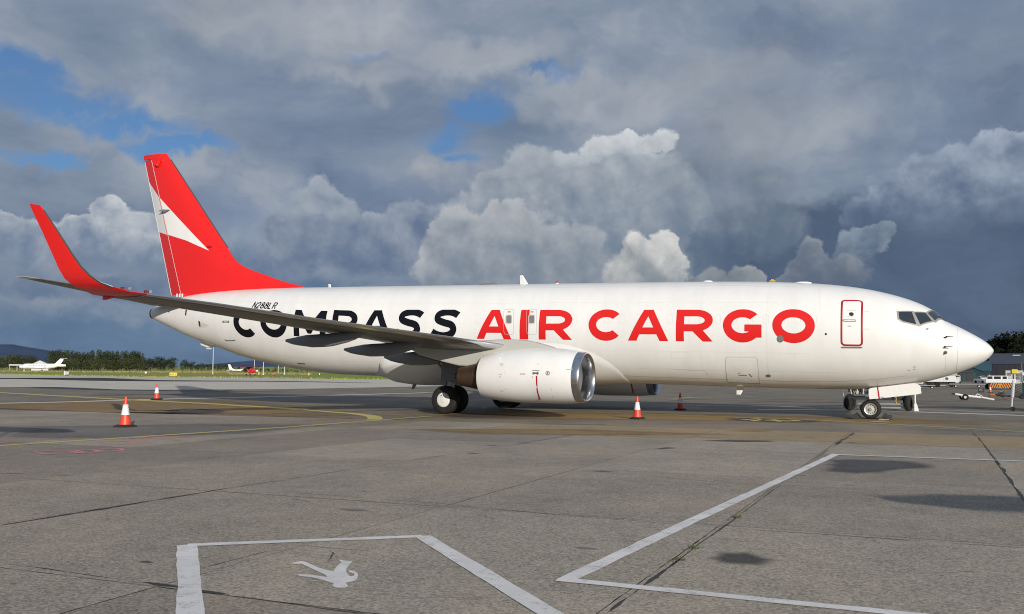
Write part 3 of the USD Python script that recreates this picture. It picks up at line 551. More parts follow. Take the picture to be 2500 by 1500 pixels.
# wing root fairing
def sup(x, hw, z0, z1, n=72, e=2.6):
    t = np.linspace(0, 2*np.pi, n, endpoint=False); c, s = np.cos(t), np.sin(t)
    return np.stack([np.full(n, x), hw*np.sign(c)*np.abs(c)**(2/e), (z0+z1)/2+(z1-z0)/2*np.sign(s)*np.abs(s)**(2/e)], -1)
FTOP = pchip([(-24.6, -1.2), (-24.1, -1.0), (-23.8, -.74), (-23.0, -.55), (-22.0, -.42), (-20, -.30), (-18, -.24), (-15.4, -.215), (-14.4, -.30), (-13.8, -.40), (-13.3, -.56), (-13.05, -.72), (-12.9, -.95), (-12.7, -1.3)])
FD = pchip([(-24.6, 0), (-24.1, .10), (-23.6, .26), (-22.5, .34), (-20, .30), (-17, .24), (-15.2, .13), (-14.0, .06), (-13.3, .025), (-12.9, .012), (-12.7, 0)])
rings = []
for x in np.concatenate([np.linspace(-12.7, -14.4, 18), np.linspace(-14.8, -22.6, 20), np.linspace(-22.9, -24.6, 14)]):
    a = np.linspace(-np.pi, 0, 91); b = -np.abs(np.abs(a+np.pi/2)-np.pi/2); k = sstep((FTOP(x)-b)/np.interp(x, [-24, -20, -15, -13], [.16, .2, .34, .34])+.1)
    p = skin(np.full(91, x), a)+skin_n(np.full(91, x), a)*(FD(x)*k-.03*(1-k))[:, None]
    rings.append(np.vstack([p, np.column_stack([np.full(5, x), np.linspace(p[-1, 1]-.2*np.sign(p[-1, 1]), p[0, 1]-.2*np.sign(p[0, 1]), 5), np.full(5, p[0, 2])])]))
jp("wing_root_fairing", loft(rings), M["white"], smooth=50)

# ---- lifting surfaces
def naca(c): return 5*(0.2969*np.sqrt(c)-0.1260*c-0.3516*c**2+0.2843*c**3-0.1036*c**4)
def lift(st, c0=0.0, c1=1.0, n=14, grow=0.0, top=1.0):
    "st: (leading edge, trailing edge, thickness ratio, up) per station; the part of the chord from c0 to c1"
    t = (1-np.cos(np.linspace(0, np.pi, n)))/2 if c0 == 0 and c1 == 1 else np.linspace(0, 1, n)**(1.8 if c0 == 0 else 1)
    c = c0+(c1-c0)*t; rings = []
    for le, te, tc, up in st:
        le, te, up = map(lambda a: np.asarray(a, float), (le, te, up)); L = np.linalg.norm(te-le)
        h = np.maximum(naca(c)*tc*L*0.5*2, 0)[:, None]*up/np.linalg.norm(up)*1.0
        h = h+grow*up/np.linalg.norm(up); base = le+(te-le)*c[:, None]
        if c0 == 0 and grow: base = base-(te-le)/L*grow*np.maximum(0, 1-t[:, None]*4)
        up_s, lo = base+h*top, base-h*(2-top)*.95
        rings.append(np.vstack([up_s[::-1], lo[1:] if c0 == 0 else lo]))
    return loft(rings)
def wle(Y): return -13.65-0.535*Y+max(0, 5.0-Y)*0.10
def wte(Y): return -21.15 if Y < 5.8 else -21.15-0.262*(Y-5.8)
def wz(Y): return 2.43+0.0895*Y-np.interp(Y, [0, 4.83, 8, 12, 14, 17], [.18, .15, .11, .09, .03, .03])
def wzt(Y): return 2.43+0.0895*Y-np.interp(Y, [0, 6, 14, 17], [.30, .16, .10, .10])
def wst(Y):
    tc = np.interp(Y, [0, 5, 17], [0.150, 0.130, 0.11])*0.5
    return ((wle(Y), -Y, wz(Y)), (wte(Y), -Y, wzt(Y)), tc*1.0, (0, 0.07, 1.0))
ws = [wst(Y) for Y in (1.2, 2.2, 3.2, 4.0, 4.83, 5.8, 7, 8.5, 10, 11.5, 13, 14.5, 15.6, 16.3)]
wl = [wst(16.3), wst(16.7), ((-22.93, -17.02, 4.02), (-24.13, -17.02, 3.97), .05, (0, .35, 1)), ((-23.16, -17.2, 4.13), (-24.28, -17.2, 4.07), .05, (0, .8, 1)), ((-23.42, -17.34, 4.32), (-24.42, -17.34, 4.25), .05, (0, 1, .6)), ((-23.66, -17.43, 4.56), (-24.53, -17.43, 4.49), .05, (0, 1, .35)), ((-23.93, -17.52, 4.92), (-24.68, -17.52, 4.86), .05, (0, 1, .26)), ((-24.30, -17.68, 5.50), (-24.92, -17.68, 5.48), .05, (0, 1, .25)), ((-24.72, -17.85, 6.12), (-25.20, -17.85, 6.14), .05, (0, 1, .25)), ((-24.86, -17.89, 6.26), (-25.27, -17.89, 6.32), .035, (0, 1, .25))]
for side in (1, -1):
    q = (lambda m: m) if side == 1 else flip_y
    wing = jp("wing", q(lift(ws, 0, 1, 16, top=.5)), M["wing_grey"], smooth=40)
    jp("leading_edge", q(lift(ws[3:], 0, 0.065, 9, 0.008, top=.5)), M["alu"], wing, smooth=50)
    for k, (a, b) in enumerate(((5, 7), (7, 9), (9, 11), (11, 13))):     # slat gaps
        jp("slat_edge", q(lift(ws[a:b+1], 0.118, 0.124, 3, 0.004, top=.5)), M["seam_dark"], wing)
    jp("flap_edge", q(lift(ws[1:5], 0.72, 0.727, 3, 0.004, top=.5)), M["seam_dark"], wing)
    jp("flap_edge", q(lift(ws[5:11], 0.70, 0.708, 3, 0.004, top=.5)), M["seam_dark"], wing)
    jp("aileron_edge", q(lift(ws[10:13], 0.76, 0.768, 3, 0.004, top=.5)), M["seam_dark"], wing)
    let = jp("winglet", q(lift(wl, 0, 1, 14)), M["red"], smooth=60, label="red upturned winglet")
    jp("leading_edge", q(lift(wl[2:-1], 0, 0.07, 7, 0.006)), M["lead"], let, smooth=60)
    jp("navigation_light", q(cat(box(.30, .10, .07, (-22.72, -16.75, 3.985)), box(.2, .1, .08, (-22.45, -16.2, 3.93)))), M["alu"], let)
    # fuel vent fin under the tip
    jp("tip_fin", q(extrude(sg.Polygon([(0, 0), (.75, 0), (.15, -.13), (.02, -.13)]), .02, R(90, (1, 0, 0))).apply_transform(T((-24.0, -16.35, 3.83)))), M["red"], let)
    # flap track fairings
    for (Y, x0, x1, dz, hh) in ((9.2, -22.94, -19.5, 0.0, .32), (6.55, -22.25, -18.7, 0.0, .34), (3.97, -22.05, -18.2, 0.0, .39)):
        n = 13; rings = []
        for t in np.linspace(0.0, 1, n):
            x = x0+(x1-x0)*t; r = np.interp(t, [0, .04, .12, .3, .55, .8, 1], [.02, .22, .5, .92, 1, .72, .1])
            zt = wz(Y)-.05+dz-np.interp(t, [0, .25, .6, 1], [.36, .2, .12, .0]); 
            rings.append(sup(x, .17*r+.005, zt-2*hh*.62*r-np.interp(t, [0, .3, 1], [0.05, .06, .04]), zt+.02, 20, 2.2)+[0, -Y, 0])
        jp("flap_track_fairing", q(loft(rings)), M["fairing_grey"], smooth=50)
    # horizontal stabiliser
    ss = [((-34.3, -.45, 4.62), (-37.75, -.45, 4.58), .05, (0, .1, 1)), ((-36.4, -3.6, 5.02), (-38.5, -3.6, 5.0), .05, (0, .1, 1)), ((-38.25, -6.75, 5.42), (-39.15, -6.75, 5.42), .05, (0, .1, 1)), ((-38.65, -7.17, 5.48), (-39.25, -7.17, 5.49), .035, (0, .1, 1))]
    stab = jp("tailplane", q(lift(ss, 0, 1, 14)), M["wing_grey"], smooth=40)
    jp("leading_edge", q(lift(ss[:3], 0, 0.06, 7, 0.005)), M["alu"], stab, smooth=50)
    jp("elevator_edge", q(lift(ss[:3], 0.70, 0.71, 3, 0.004)), M["seam_dark"], stab)
    jp("tip_cap", q(lift(ss[2:], 0, 1, 10, 0.004)), M["white"], stab, smooth=50)

# ---- fin and rudder
FL = pchip([(5.0, -28.0), (5.42, -28.89), (5.73, -30.19), (6.11, -31.41), (6.39, -32.28), (6.72, -32.92), (7.32, -33.45), (8.5, -34.44), (10.5, -36.10), (12.0, -37.35), (12.42, -37.72)])
FT = lambda z: -37.04-(z-5.13)*(2.22/7.27)
FH = lambda z: -36.28-(z-5.19)*(2.35/7.0)
FHALF = lambda z: np.interp(z, [5, 7.3, 12.4], [.31, .26, .11])
def fin_y(x, z):
    le, te = FL(z), FH(z)+(FT(z)-FH(z))*1.24; m = te+(np.minimum(le, -33.0-(z-7)*.62)-te)*0.62
    t = np.where(x > m, (le-x)/np.maximum(le-m, .05), (x-te)/(m-te)); t = np.clip(t, 0, 1)
    return FHALF(z)*np.where(x > m, np.sin(t*np.pi/2)**.75, t*(2-t)*.97+.012)
def fin_part(fa, fb, zs, n=18, off=0.0):
    rings = []
    for z in zs:
        a, b = fa(z), fb(z); t = (1-np.cos(np.linspace(0, np.pi, n)))/2; x = a+(b-a)*t; y = fin_y(x, z)+off
        rings.append(np.vstack([np.stack([x, -y, np.full(n, z)], 1), np.stack([x, y, np.full(n, z)], 1)[::-1]]))
    return loft(rings)
zs = np.concatenate([np.linspace(4.9, 7.5, 15), np.linspace(7.9, 12.18, 9)])
fin = jp("fin", fin_part(lambda z: FL(z), lambda z: FH(z)+.0, zs), M["red"], smooth=45, label="red tail fin")
jp("fin_cap", fin_part(lambda z: FL(z)+.01, lambda z: FT(z)-.02*(z < 12.3), np.array([12.18, 12.2, 12.36, 12.41, 12.43]), off=.006), M["red"], fin)
HINGE0, HINGE1 = np.array([FH(5.2), 0, 5.2]), np.array([FH(12.16), 0, 12.16])
RUD = 12 if (R(12, HINGE1-HINGE0, HINGE0)@np.array([-38.5, 0, 8, 1]))[1] > 0 else -12
SW = R(RUD, HINGE1-HINGE0, HINGE0)
rz = np.linspace(5.14, 12.15, 13)
FT2 = lambda z: FH(z)+(FT(z)-FH(z))*1.24
rud = jp("rudder", fin_part(lambda z: FH(z)-.035, FT2, rz).apply_transform(SW), M["red"], smooth=45, label="red rudder swung a little to the far side")
jp("hinge_line", cat(*[cyl(.010, (FH(a)-.014, -fin_y(FH(a), a)-.0, a), (FH(b)-.018, -fin_y(FH(b), b)-.0, b), 6) for a, b in zip(rz[:-1], rz[1:])]), M["win_frame"], fin)
jp("trailing_edge", cat(*[cyl(.012, (FT2(a), -.01, a), (FT2(b), -.01, b), 6) for a, b in zip(rz[:-1], rz[1:])]).apply_transform(SW), M["win_frame"], rud)
lez = np.linspace(7.45, 12.1, 12)
jp("leading_edge", cat(*[cyl(.030, (FL(a)+.008, 0, a), (FL(b)+.008, 0, b), 8) for a, b in zip(lez[:-1], lez[1:])]), M["lead"], fin)
jp("leading_edge", cat(*[cyl(.024, (FL(a)+.006, 0, a), (FL(b)+.006, 0, b), 8) for a, b in zip((6.75, 7.0), (7.0, 7.22))]), M["alu"], fin)
def fin_sheet(poly, off=.006, size=.25):
    v, f = tri2(poly, size); m = trimesh.Trimesh(np.stack([v[:, 0], -fin_y(v[:, 0], v[:, 1])-off, v[:, 1]], 1), f, process=False)
    if m.face_normals[:, 1].sum() > 0: m.invert()
    return m
kite = sg.Polygon([(-39.3, 11.35), (-38.04, 10.22), (-36.4, 8.86), (-34.51, 7.3), (-36.0, 7.86), (-37.25, 8.2), (-38.6, 8.5)])
zz = np.linspace(5, 12.5, 20)
fwd = sg.Polygon([(FH(z)+.01, z) for z in zz]+[(-28, 12.5), (-28, 5)]); aft = sg.Polygon([(FH(z)-.05, z) for z in zz]+[(FT2(z)+.006, z) for z in zz[::-1]])
jp("white_flash", fin_sheet(kite.intersection(fwd)), M["white"], fin, label="white wedge painted on the red fin")
jp("white_flash", fin_sheet(kite.intersection(aft)).apply_transform(SW), M["white"], rud)
jp("tail_light", cat(cyl(.16, (-38.15, -.16, 11.85), (-37.95, -.2, 12.05), 12, .05), box(.3, .1, .1, (-38.05, -.14, 12.08))), M["red"], fin)
jp("hinge_fairing", extrude(sg.Polygon([(-.35, 0), (-.05, .07), (.35, .04), (.1, -.06)]), .12, R(90, (1, 0, 0))).apply_transform(T((-37.5, -.2, 9.42))), M["fairing_grey"], fin)
jp("hinge_fairing", cyl(.06, (-34.6, -.26, 7.52), (-34.35, -.24, 7.5), 8, .02), M["door_red"], fin)
jp("hinge_bracket", cat(*[box(.05, .05, .16, (-36.22+dx, -.30, 5.10)) for dx in (0, .17, -.17)]), M["white"], fin)

# ---- engines
def nacelle_ring(x, r, zc, sx=1.03, flat=0.0, n=64, lo=None):
    t = np.linspace(0, 2*np.pi, n, endpoint=False); c, s = np.cos(t), np.sin(t)
    v = np.where(s < 0, 1-flat*np.abs(s)**3, 1.0)*.965
    return np.stack([np.full(n, x), r*c*sx, zc+r*s*v], -1)
EZ = lambda x: np.interp(x, [-18.6, -17.1, -14.8, -13.15], [1.52, 1.57, 1.635, 1.585])
def nac(ps, cap=False):
    m = loft([nacelle_ring(x, r, EZ(x), flat=.05*np.clip((x+16)/3, 0, 1)) for x, r in ps], cap); return m
def outward(m, c=(0, 0, 1.6), sign=1):
    if (((m.triangles_center-np.array(c))*[0, 1, 1]*m.face_normals).sum(1)*m.area_faces).sum()*sign < 0: m.invert()
    return m
fan_mesh = []
for k in range(24):
    a = k*2*np.pi/24; b = box(.03, .13, .62, (0, 0, .46)); b.apply_transform(R(38, (0, 0, 1))); b.apply_transform(R(math.degrees(a), (1, 0, 0))); fan_mesh.append(b)
fan_mesh = cat(*fan_mesh)
for side in (1, -1):
    E = T((0, -4.83*side, 0))
    pl = lambda m: m.copy().apply_transform(E)
    eng = jp("engine_cowl", pl(outward(nac([(-13.42, .968), (-13.5, .982), (-13.8, 1.015), (-14.2, 1.038), (-14.7, 1.05), (-15.2, 1.045), (-15.7, 1.02), (-16.2, .975), (-16.7, .915), (-17.1, .845), (-17.12, .825), (-16.4, .84)]))), M["white"], smooth=45, label="white engine cowl with red warning line")
    lip = jp("intake_lip", pl(outward(nac([(-13.42, .972), (-13.34, .965), (-13.26, .953), (-13.20, .936), (-13.165, .918), (-13.15, .90), (-13.155, .88), (-13.19, .85), (-13.27, .82), (-13.4, .80), (-13.62, .79)]))), M["chrome"], eng, smooth=60)
    jp("intake_duct", pl(outward(nac([(-13.62, .79), (-13.9, .79), (-14.15, .80)]), sign=-1)), M["fairing_grey"], eng)
    jp("fan", pl(cat(fan_mesh.copy().apply_transform(T((-14.12, 0, EZ(-14.1)))), lathe([(-14.25, .80), (-14.26, .02)], 32).apply_transform(T((0, 0, EZ(-14.1)))))), M["dark"], eng)
    jp("spinner", pl(lathe([(-13.75, .004), (-13.85, .08), (-14.0, .15), (-14.15, .2)], 24).apply_transform(T((0, 0, EZ(-14.1))))), M["lead"], eng)
    jp("core_cowl", pl(outward(nac([(-16.2, .66), (-16.7, .62), (-17.1, .575), (-17.4, .53), (-17.75, .45), (-18.15, .375), (-18.16, .34), (-17.9, .33)]))), M["core"], eng, smooth=40)
    jp("exhaust_cone", pl(outward(nac([(-17.7, .27), (-18.2, .2), (-18.6, .03)]))), M["dark"], eng)
    jp("duct_wall", pl(lathe([(-16.45, .84), (-16.46, .4)], 40).apply_transform(T((0, 0, 1.57)))), M["dark"], eng)
    pyl = sg.Polygon([(-14.15, 2.45), (-14.3, 2.60), (-14.6, 2.70), (-15.0, 2.80), (-15.5, 2.89), (-16.2, 2.92), (-19.2, 2.78), (-20.6, 2.7), (-19.9, 2.3), (-19.2, 2.13), (-18.2, 1.93), (-17.2, 1.9), (-16.4, 2.0), (-14.6, 2.2)])
    rings = []
    b0 = np.array([pyl.exterior.interpolate(s, normalized=True).coords[0] for s in np.linspace(0, 1, 90, endpoint=False)])
    for yy, sc in ((-.20, -.09), (-.16, -.01), (0, .02), (.16, -.01), (.20, -.09)):
        p = pyl.buffer(sc, join_style="round") ; c = np.array([p.exterior.interpolate(p.exterior.project(sg.Point(q))).coords[0] for q in b0])
        rings.append(np.stack([c[:, 0], np.full(90, yy), c[:, 1]], 1))
    jp("pylon", pl(loft(rings)), M["pylon_grey"], smooth=40)
    jp("pylon_heat_shield", pl(cat(*[cyl(.15, (-16.9, 0, 2.0), (-18.2, 0, 1.96), 10), cyl(.15, (-18.2, 0, 1.96), (-19.9, 0, 2.3), 10, .05)])), M["dark"])
    if True:
        sgn = -1 if side == 1 else 1
        def on_cowl(px, py): 
            y = -5.8
            for _ in range(40):
                p = at(px, py, y); r = np.interp(p[0], [-17.1, -16.7, -16.2, -15.7, -15.2, -14.7, -14.2, -13.8, -13.5, -13.42], [.845, .915, .975, 1.02, 1.045, 1.05, 1.038, 1.015, .982, .968]); s = np.clip((p[2]-EZ(p[0]))/(r*.965), -.999, .999); y = .5*y+.5*(-4.83-1.03*r*math.sqrt(1-s*s))
            return np.array([p[0], y, p[2]])
        def cowl_strip(pts, w, off=.012, n=10):
            P = np.array([on_cowl(*p) for p in pts]); tt = np.linspace(0, 1, n); P = np.stack([np.interp(tt, np.linspace(0, 1, len(P)), P[:, k]) for k in range(3)], 1)
            out = P-np.array([0, -4.83, 0]); out[:, 0] = 0; out[:, 2] -= EZ(P[:, 0]); out /= np.linalg.norm(out, axis=1, keepdims=True)
            d = np.gradient(P, axis=0); s = np.cross(d, out); s /= np.linalg.norm(s, axis=1, keepdims=True)
            v = np.vstack([P+out*off+s*w/2, P+out*off-s*w/2])-np.array([0, -4.83, 0]); i = np.arange(n-1)
            f = np.vstack([np.stack([i, n+i, n+1+i], 1), np.stack([i, n+1+i, i+1], 1)]); m = trimesh.Trimesh(v, f, process=False)
            if m.face_normals[:, 1].sum() > 0: m.invert()
            if sgn > 0: m.vertices[:, 0] += 0.62
            m.apply_translation((0, -4.83*side, 0)); return m
        jp("warning_line", cowl_strip([(1310.3, 918), (1310.5, 935), (1312, 955), (1316, 968), (1319, 976)], .05), M["door_red"], eng)
        if side == 1:
            jp("hoist_mark", cat(cowl_strip([(1302, 911.5), (1314, 911.5)], .055), cowl_strip([(1302, 909), (1302, 914.5)], .05), cowl_strip([(1312, 908.5), (1314, 912), (1312, 915)], .05), cowl_strip([(1300, 905), (1317, 905)], .02), cowl_strip([(1299, 921), (1301, 921)], .03)), M["print"], eng)
            ang = np.linspace(0, 6.283, 13); ring = [(1337.5+4.2*math.cos(a), 911.5+4.6*math.sin(a)) for a in ang]
            jp("hazard_mark", cat(*[cowl_strip(ring[k:k+2], .022, n=2) for k in range(12)], cowl_strip([(1337.5, 909), (1337.5, 914)], .03)), M["print"], eng)
            jp("caution_mark", cowl_strip([(1270, 913.5), (1283, 913.5)], .05), plain("faded_pink_print", (.62, .42, .38), .5), eng)
            for (a, b, c) in (((1220, 889), (1230, 889), .02), ((1223, 892), (1228, 892), .03), ((1218, 914), (1226, 914), .02), ((1220, 920), (1224, 920), .03), ((1222, 954), (1229, 954), .025), ((1382, 903), (1398, 902), .03), ((1312, 889), (1316, 889), .02)): jp("small_print", cowl_strip([a, b], c, n=3), M["seam"], eng)
            jp("cowl_seam", cowl_strip([(1348, 870), (1348, 910), (1346, 950), (1350, 972)], .012), M["seam"], eng)
            jp("cowl_seam", cowl_strip([(1236, 868), (1232, 910), (1234, 950), (1241, 975)], .012), M["seam"], eng)
            # strake on the far shoulder
    jp("strake", trimesh.Trimesh(np.array([(-13.9, 0.75, 2.2), (-15.0, .72, 2.3), (-15.0, 1.12, 2.62), (-14.7, 1.08, 2.6)])*[1, side, 1]+[0, -4.83*side, 0], np.array([[0, 1, 2], [0, 2, 3], [0, 2, 1], [0, 3, 2]]), process=False), M["white"], eng, smooth=False)

# ---- landing gear (each wheel stands on the ground)
def gz(x, h): return float(Wi(np.array([[x-0.0, 0, h]]))[0][2]) if False else h*math.cos(TILT)+(x-PIV)*math.sin(TILT)
def wheel(r, w, rim_r, hub=1, y_out=1):
    "tyre and rim about the y axis; y_out = direction of the outer face"
    ty = lathe([(-w*.38, rim_r), (-w*.5, rim_r*1.12), (-w*.5, r*.80), (-w*.42, r*.93), (-w*.25, r*.99), (0, r), (w*.25, r*.99), (w*.42, r*.93), (w*.5, r*.80), (w*.5, rim_r*1.12), (w*.38, rim_r)], 40, 1)
    h = cat(cyl(rim_r*1.05, (0, -w*.22, 0), (0, w*.22, 0), 24), cyl(rim_r*.4, (0, -w*.3, 0), (0, w*.3, 0), 12)) if hub else None
    return cat(outward_y(ty), h) if hub else outward_y(ty)
def outward_y(m):
    c = m.triangles_center.copy(); c[:, 1] = 0
    if (c*m.face_normals).sum() < 0: m.invert()
    return m
def put(m, x, y, z): 
    m = m.copy(); m.apply_translation((x, y, z)); return m
MX = -19.6
for side in (-1, 1):
    leg = jp("main_landing_gear", cat(cyl(.13, (MX, side*2.86, gz(MX, .55)), (MX+.05, side*2.82, 1.35), 14), cyl(.17, (MX+.05, side*2.82, 1.2), (MX+.12, side*2.7, 2.4), 14), cyl(.1, (MX, side*2.45, gz(MX, .54)), (MX, side*3.3, gz(MX, .54)), 12), cyl(.06, (MX+.1, side*2.75, 1.6), (MX+.9, side*1.9, 2.0), 10), cyl(.06, (MX+.05, side*2.8, 1.3), (MX-.9, side*2.7, 2.2), 10), box(.1, .3, .12, (MX-.15, side*2.85, 1.02)), box(.34, .06, .08, (MX-.18, side*2.85, .86))), M["gear"], smooth=40)
    jp("shock_strut_door", box(.7, .04, .95, (MX+.05, side*3.12, 1.75), bevel=.015), M["fairing_grey"], leg)
    jp("brake_line", tube([(MX-.1, side*2.75, 2.2), (MX-.22, side*2.8, 1.5), (MX-.18, side*2.9, .9), (MX-.05, side*2.7, .62)], .018, 6), M["dark"], leg)
    for o in (-.43, .43):
        y = side*(2.86+o); zc = gz(MX, .555)
        t = jp("wheel", put(wheel(.565, .40, .27, 0, 1), MX, y, zc), M["tyre"], leg, smooth=45)
        outer = side*(1 if o > 0 else -1)
        rim = lathe([(0, .30), (.02, .29), (.05, .25), (.055, .12), (.075, .10), (.08, .0)], 32, 1)
        if outer < 0: rim.vertices[:, 1] *= -1; rim.invert()
        if (rim.face_normals[:, 1].sum())*outer < 0: rim.invert()
        jp("hubcap", put(rim, MX, y+outer*.155, zc), M["gear_white"] if o > 0 else M["rim"], t, smooth=40)
        if o > 0: jp("valve_mark", cat(cyl(.022, (MX-.06, y+outer*.2, zc+.17), (MX-.06, y+outer*.215, zc+.17), 8), cyl(.018, (MX-.11, y+outer*.2, zc+.15), (MX-.11, y+outer*.213, zc+.15), 8)), M["print"], t)
NX = -3.98
ng = jp("nose_landing_gear", cat(cyl(.075, (NX, 0, gz(NX, .36)), (NX-.02, 0, .95), 14), cyl(.11, (NX-.02, 0, .8), (NX-.1, 0, 1.55), 14), cyl(.05, (NX, -.32, gz(NX, .345)), (NX, .32, gz(NX, .345)), 10), cyl(.045, (NX-.05, 0, 1.0), (NX+.9, 0, 1.45), 10), box(.34, .06, .07, (NX-.2, 0, .62), bevel=.015), box(.3, .05, .06, (NX-.22, 0, .78), bevel=.015)), M["gear"], smooth=40)
for y in (-.215, .215):
    zc = gz(NX, .345)
    t = jp("wheel", put(wheel(.345, .20, .21, 0, 1), NX, y, zc), M["tyre"], ng, smooth=45)
    o = -1 if y < 0 else 1
    rim = lathe([(0, .215), (.012, .21), (.0, .185), (-.05, .18), (-.045, .06), (.01, .055), (.012, .02), (-.01, .0)], 32, 1)
    rim.vertices[:, 1] *= o
    if rim.face_normals[:, 1].sum()*o < 0: rim.invert()
    jp("hub", put(rim, NX, y+o*.085, zc), M["rim"], t, smooth=35)
    jp("hub_holes", cat(*[cyl(.016, (NX+.145*math.cos(a), y+o*.036, zc+.145*math.sin(a)), (NX+.145*math.cos(a), y+o*.042, zc+.145*math.sin(a)), 8) for a in np.arange(12)*math.pi/6]), M["dark"], t)
jp("taxi_light", cat(cyl(.07, (NX+.1, -.1, 1.05), (NX+.16, -.1, 1.05), 12), box(.14, .3, .1, (NX-.1, 0, 1.12))), M["alu"], ng)
jp("torque_link", cat(cyl(.028, (NX-.1, -.04, .95), (NX-.42, -.04, .72), 8), cyl(.028, (NX-.42, -.04, .72), (NX-.08, -.04, .45), 8), cyl(.028, (NX-.1, .04, .95), (NX-.42, .04, .72), 8), cyl(.028, (NX-.42, .04, .72), (NX-.08, .04, .45), 8)), M["alu"], ng)
jp("steering_pipes", cat(*[tube([(NX-.15+.07*k, -.12, 1.5), (NX-.2+.05*k, -.16, 1.25), (NX-.1+.06*k, -.1, 1.08)], .012, 6) for k in range(6)]), M["gear"], ng)
q = [at(px, py, -.45) for px, py in ((2121, 952), (2124, 948.5), (2132, 947), (2180, 941.5), (2230, 935.8), (2238, 936.5), (2245, 941), (2248, 948), (2249.5, 961), (2240, 963), (2140, 974), (2123, 975), (2121, 966))]
dp = sg.Polygon([(a[0], a[2]) for a in q])
for side in (-1, 1):
    dm = extrude(dp, .03, R(90, (1, 0, 0)))
    d = jp("nose_gear_door", put(dm, 0, side*.45+.015, 0), M["white"], label="white nose gear door with red stripe" if side < 0 else None)
    if side < 0:
        s = [at(px, py, -.47) for px, py in ((2141, 945.5), (2144, 945), (2148.5, 974), (2145, 974.5))]
        jp("red_stripe", put(extrude(sg.Polygon([(a[0], a[2]) for a in s]).intersection(dp), .004, R(90, (1, 0, 0))), 0, -.466, 0), M["door_red"], d)
        jp("small_print", put(extrude(sg.box(*sum([list(at(2150, 971, -.47)[[0, 2]]), list(at(2158, 969.5, -.47)[[0, 2]])], [])), .003, R(90, (1, 0, 0))), 0, -.466, 0), M["door_red"], d)

# ---- lettering
def ell(w, h, t): return sa.scale(sg.Point(.5*w, .5*h).buffer(1, quad_segs=24), .5*w, .5*h).difference(sa.scale(sg.Point(.5*w, .5*h).buffer(1, quad_segs=24), .5*w-t, .5*h-t))
def spline(pts, n=12):
    from scipy.interpolate import CubicSpline
    p = np.array(pts, float); s = np.r_[0, np.cumsum(np.linalg.norm(np.diff(p, axis=0), axis=1))]; c = CubicSpline(s, p); return c(np.linspace(0, s[-1], n*len(p)))
def glyph(ch, w, t=.262):
    if ch == "O": return ell(w, 1, t)
    if ch == "C": return ell(w, 1, t).difference(sg.Polygon([(.5*w, .5), (.5*w+.80, .5+.62), (2, 1), (2, 0), (.5*w+.80, .5-.62)]))
    if ch == "G":
        o = ell(w, 1, t).difference(sg.Polygon([(.5*w, .5), (.5*w+.80, 1.12), (2.5, 1.12), (2.5, .5)]))
        o = o.difference(sg.box(w-t*.5, .15, 2, .5))
        return so.unary_union([o, sg.box(.55*w, .52-t*.8, w-.02, .52), sg.box(w-t-.02, .14, w-.02, .52)])
    if ch == "S":
        k = [(.93, .79), (.80, .865), (.62, .905), (.40, .885), (.24, .79), (.235, .665), (.36, .575), (.55, .515), (.74, .44), (.80, .31), (.72, .175), (.52, .10), (.32, .11), (.16, .165), (.055, .235)]
        return sg.LineString(spline([(a*w, b) for a, b in k])).buffer(t*.46, cap_style="flat", join_style="round").intersection(sg.box(0, 0, w, 1))
    if ch == "A":
        a = t*.62; out = sg.Polygon([(0, 0), (.5*w-a, 1), (.5*w+a, 1), (w, 0)])
        inn = sg.Polygon([(t*1.12, 0), (.5*w, .78), (w-t*1.12, 0)]); return so.unary_union([out.difference(inn), out.intersection(sg.box(0, .20, w, .20+t*.82))])
    if ch == "M": return so.unary_union([sg.box(0, 0, t, 1), sg.box(w-t, 0, w, 1), sg.Polygon([(0, 1), (t*1.1, 1), (.5*w, .36), (w-t*1.1, 1), (w, 1), (.5*w+.08, .12), (.5*w-.08, .12)])])
    if ch in "PR":
        o = so.unary_union([sg.box(0, .30, w*.55, 1), sa.scale(sg.Point(.55*w, .65).buffer(1, quad_segs=20), .45*w, .35)]); i = so.unary_union([sg.box(t, .30+t*.85, w*.55, 1-t*.85), sa.scale(sg.Point(.55*w, .65).buffer(1, quad_segs=20), .45*w-t, .35-t*.85)])
        r = so.unary_union([o.difference(i), sg.box(0, 0, t, 1)])
        return so.unary_union([r, sg.Polygon([(.42*w, .34), (.42*w+t*1.2, .40), (w, 0), (w-t*1.22, 0)])]) if ch == "R" else r
    if ch == "I": return sg.box(0, 0, w, 1)
BASE = lambda px: np.interp(px, [570, 1164, 1990], [822, 827.5, 837.5]); CAP = lambda px: np.interp(px, [570, 1164, 1990], [758.5, 757.5, 756.5])
def letter(ch, x0, x1, mat, over=0.0):
    xc = (x0+x1)/2; b, c = BASE(xc)+over, CAP(xc)-over; (xa, s0), (_, s1) = hit(xc, b), hit(xc, c)
    xl, xr = hit(x0, (b+c)/2)[0], hit(x1, (b+c)/2)[0]; h = (s1-s0)*RS; w = (xr-xl)/h
    g = sa.affine_transform(glyph(ch, w), [h, 0, 0, h, xl, s0*RS])
    jp("letter", on_skin(g, .006, .14), mat, label=f"{'black' if mat is M['black'] else 'red'} letter {ch}")
for ch, a, b, o in (("C", 570, 629, 1), ("O", 635.6, 700.5, 1), ("M", 717, 795, 0), ("P", 810.6, 872, 0), ("A", 880, 957, 0), ("S", 964, 1033, 1), ("S", 1051, 1121.5, 1)): letter(ch, a, b, M["black"], o)
for ch, a, b, o in (("A", 1164, 1248.5, 0), ("I", 1269, 1290, 0), ("R", 1315.6, 1396.5, 0), ("C", 1437, 1522.5, 1.2), ("A", 1533, 1631.5, 0), ("R", 1650.5, 1740, 0), ("G", 1765, 1861, 1.2), ("O", 1885.5, 1989.5, 1.2)): letter(ch, a, b, M["letter_red"], o)
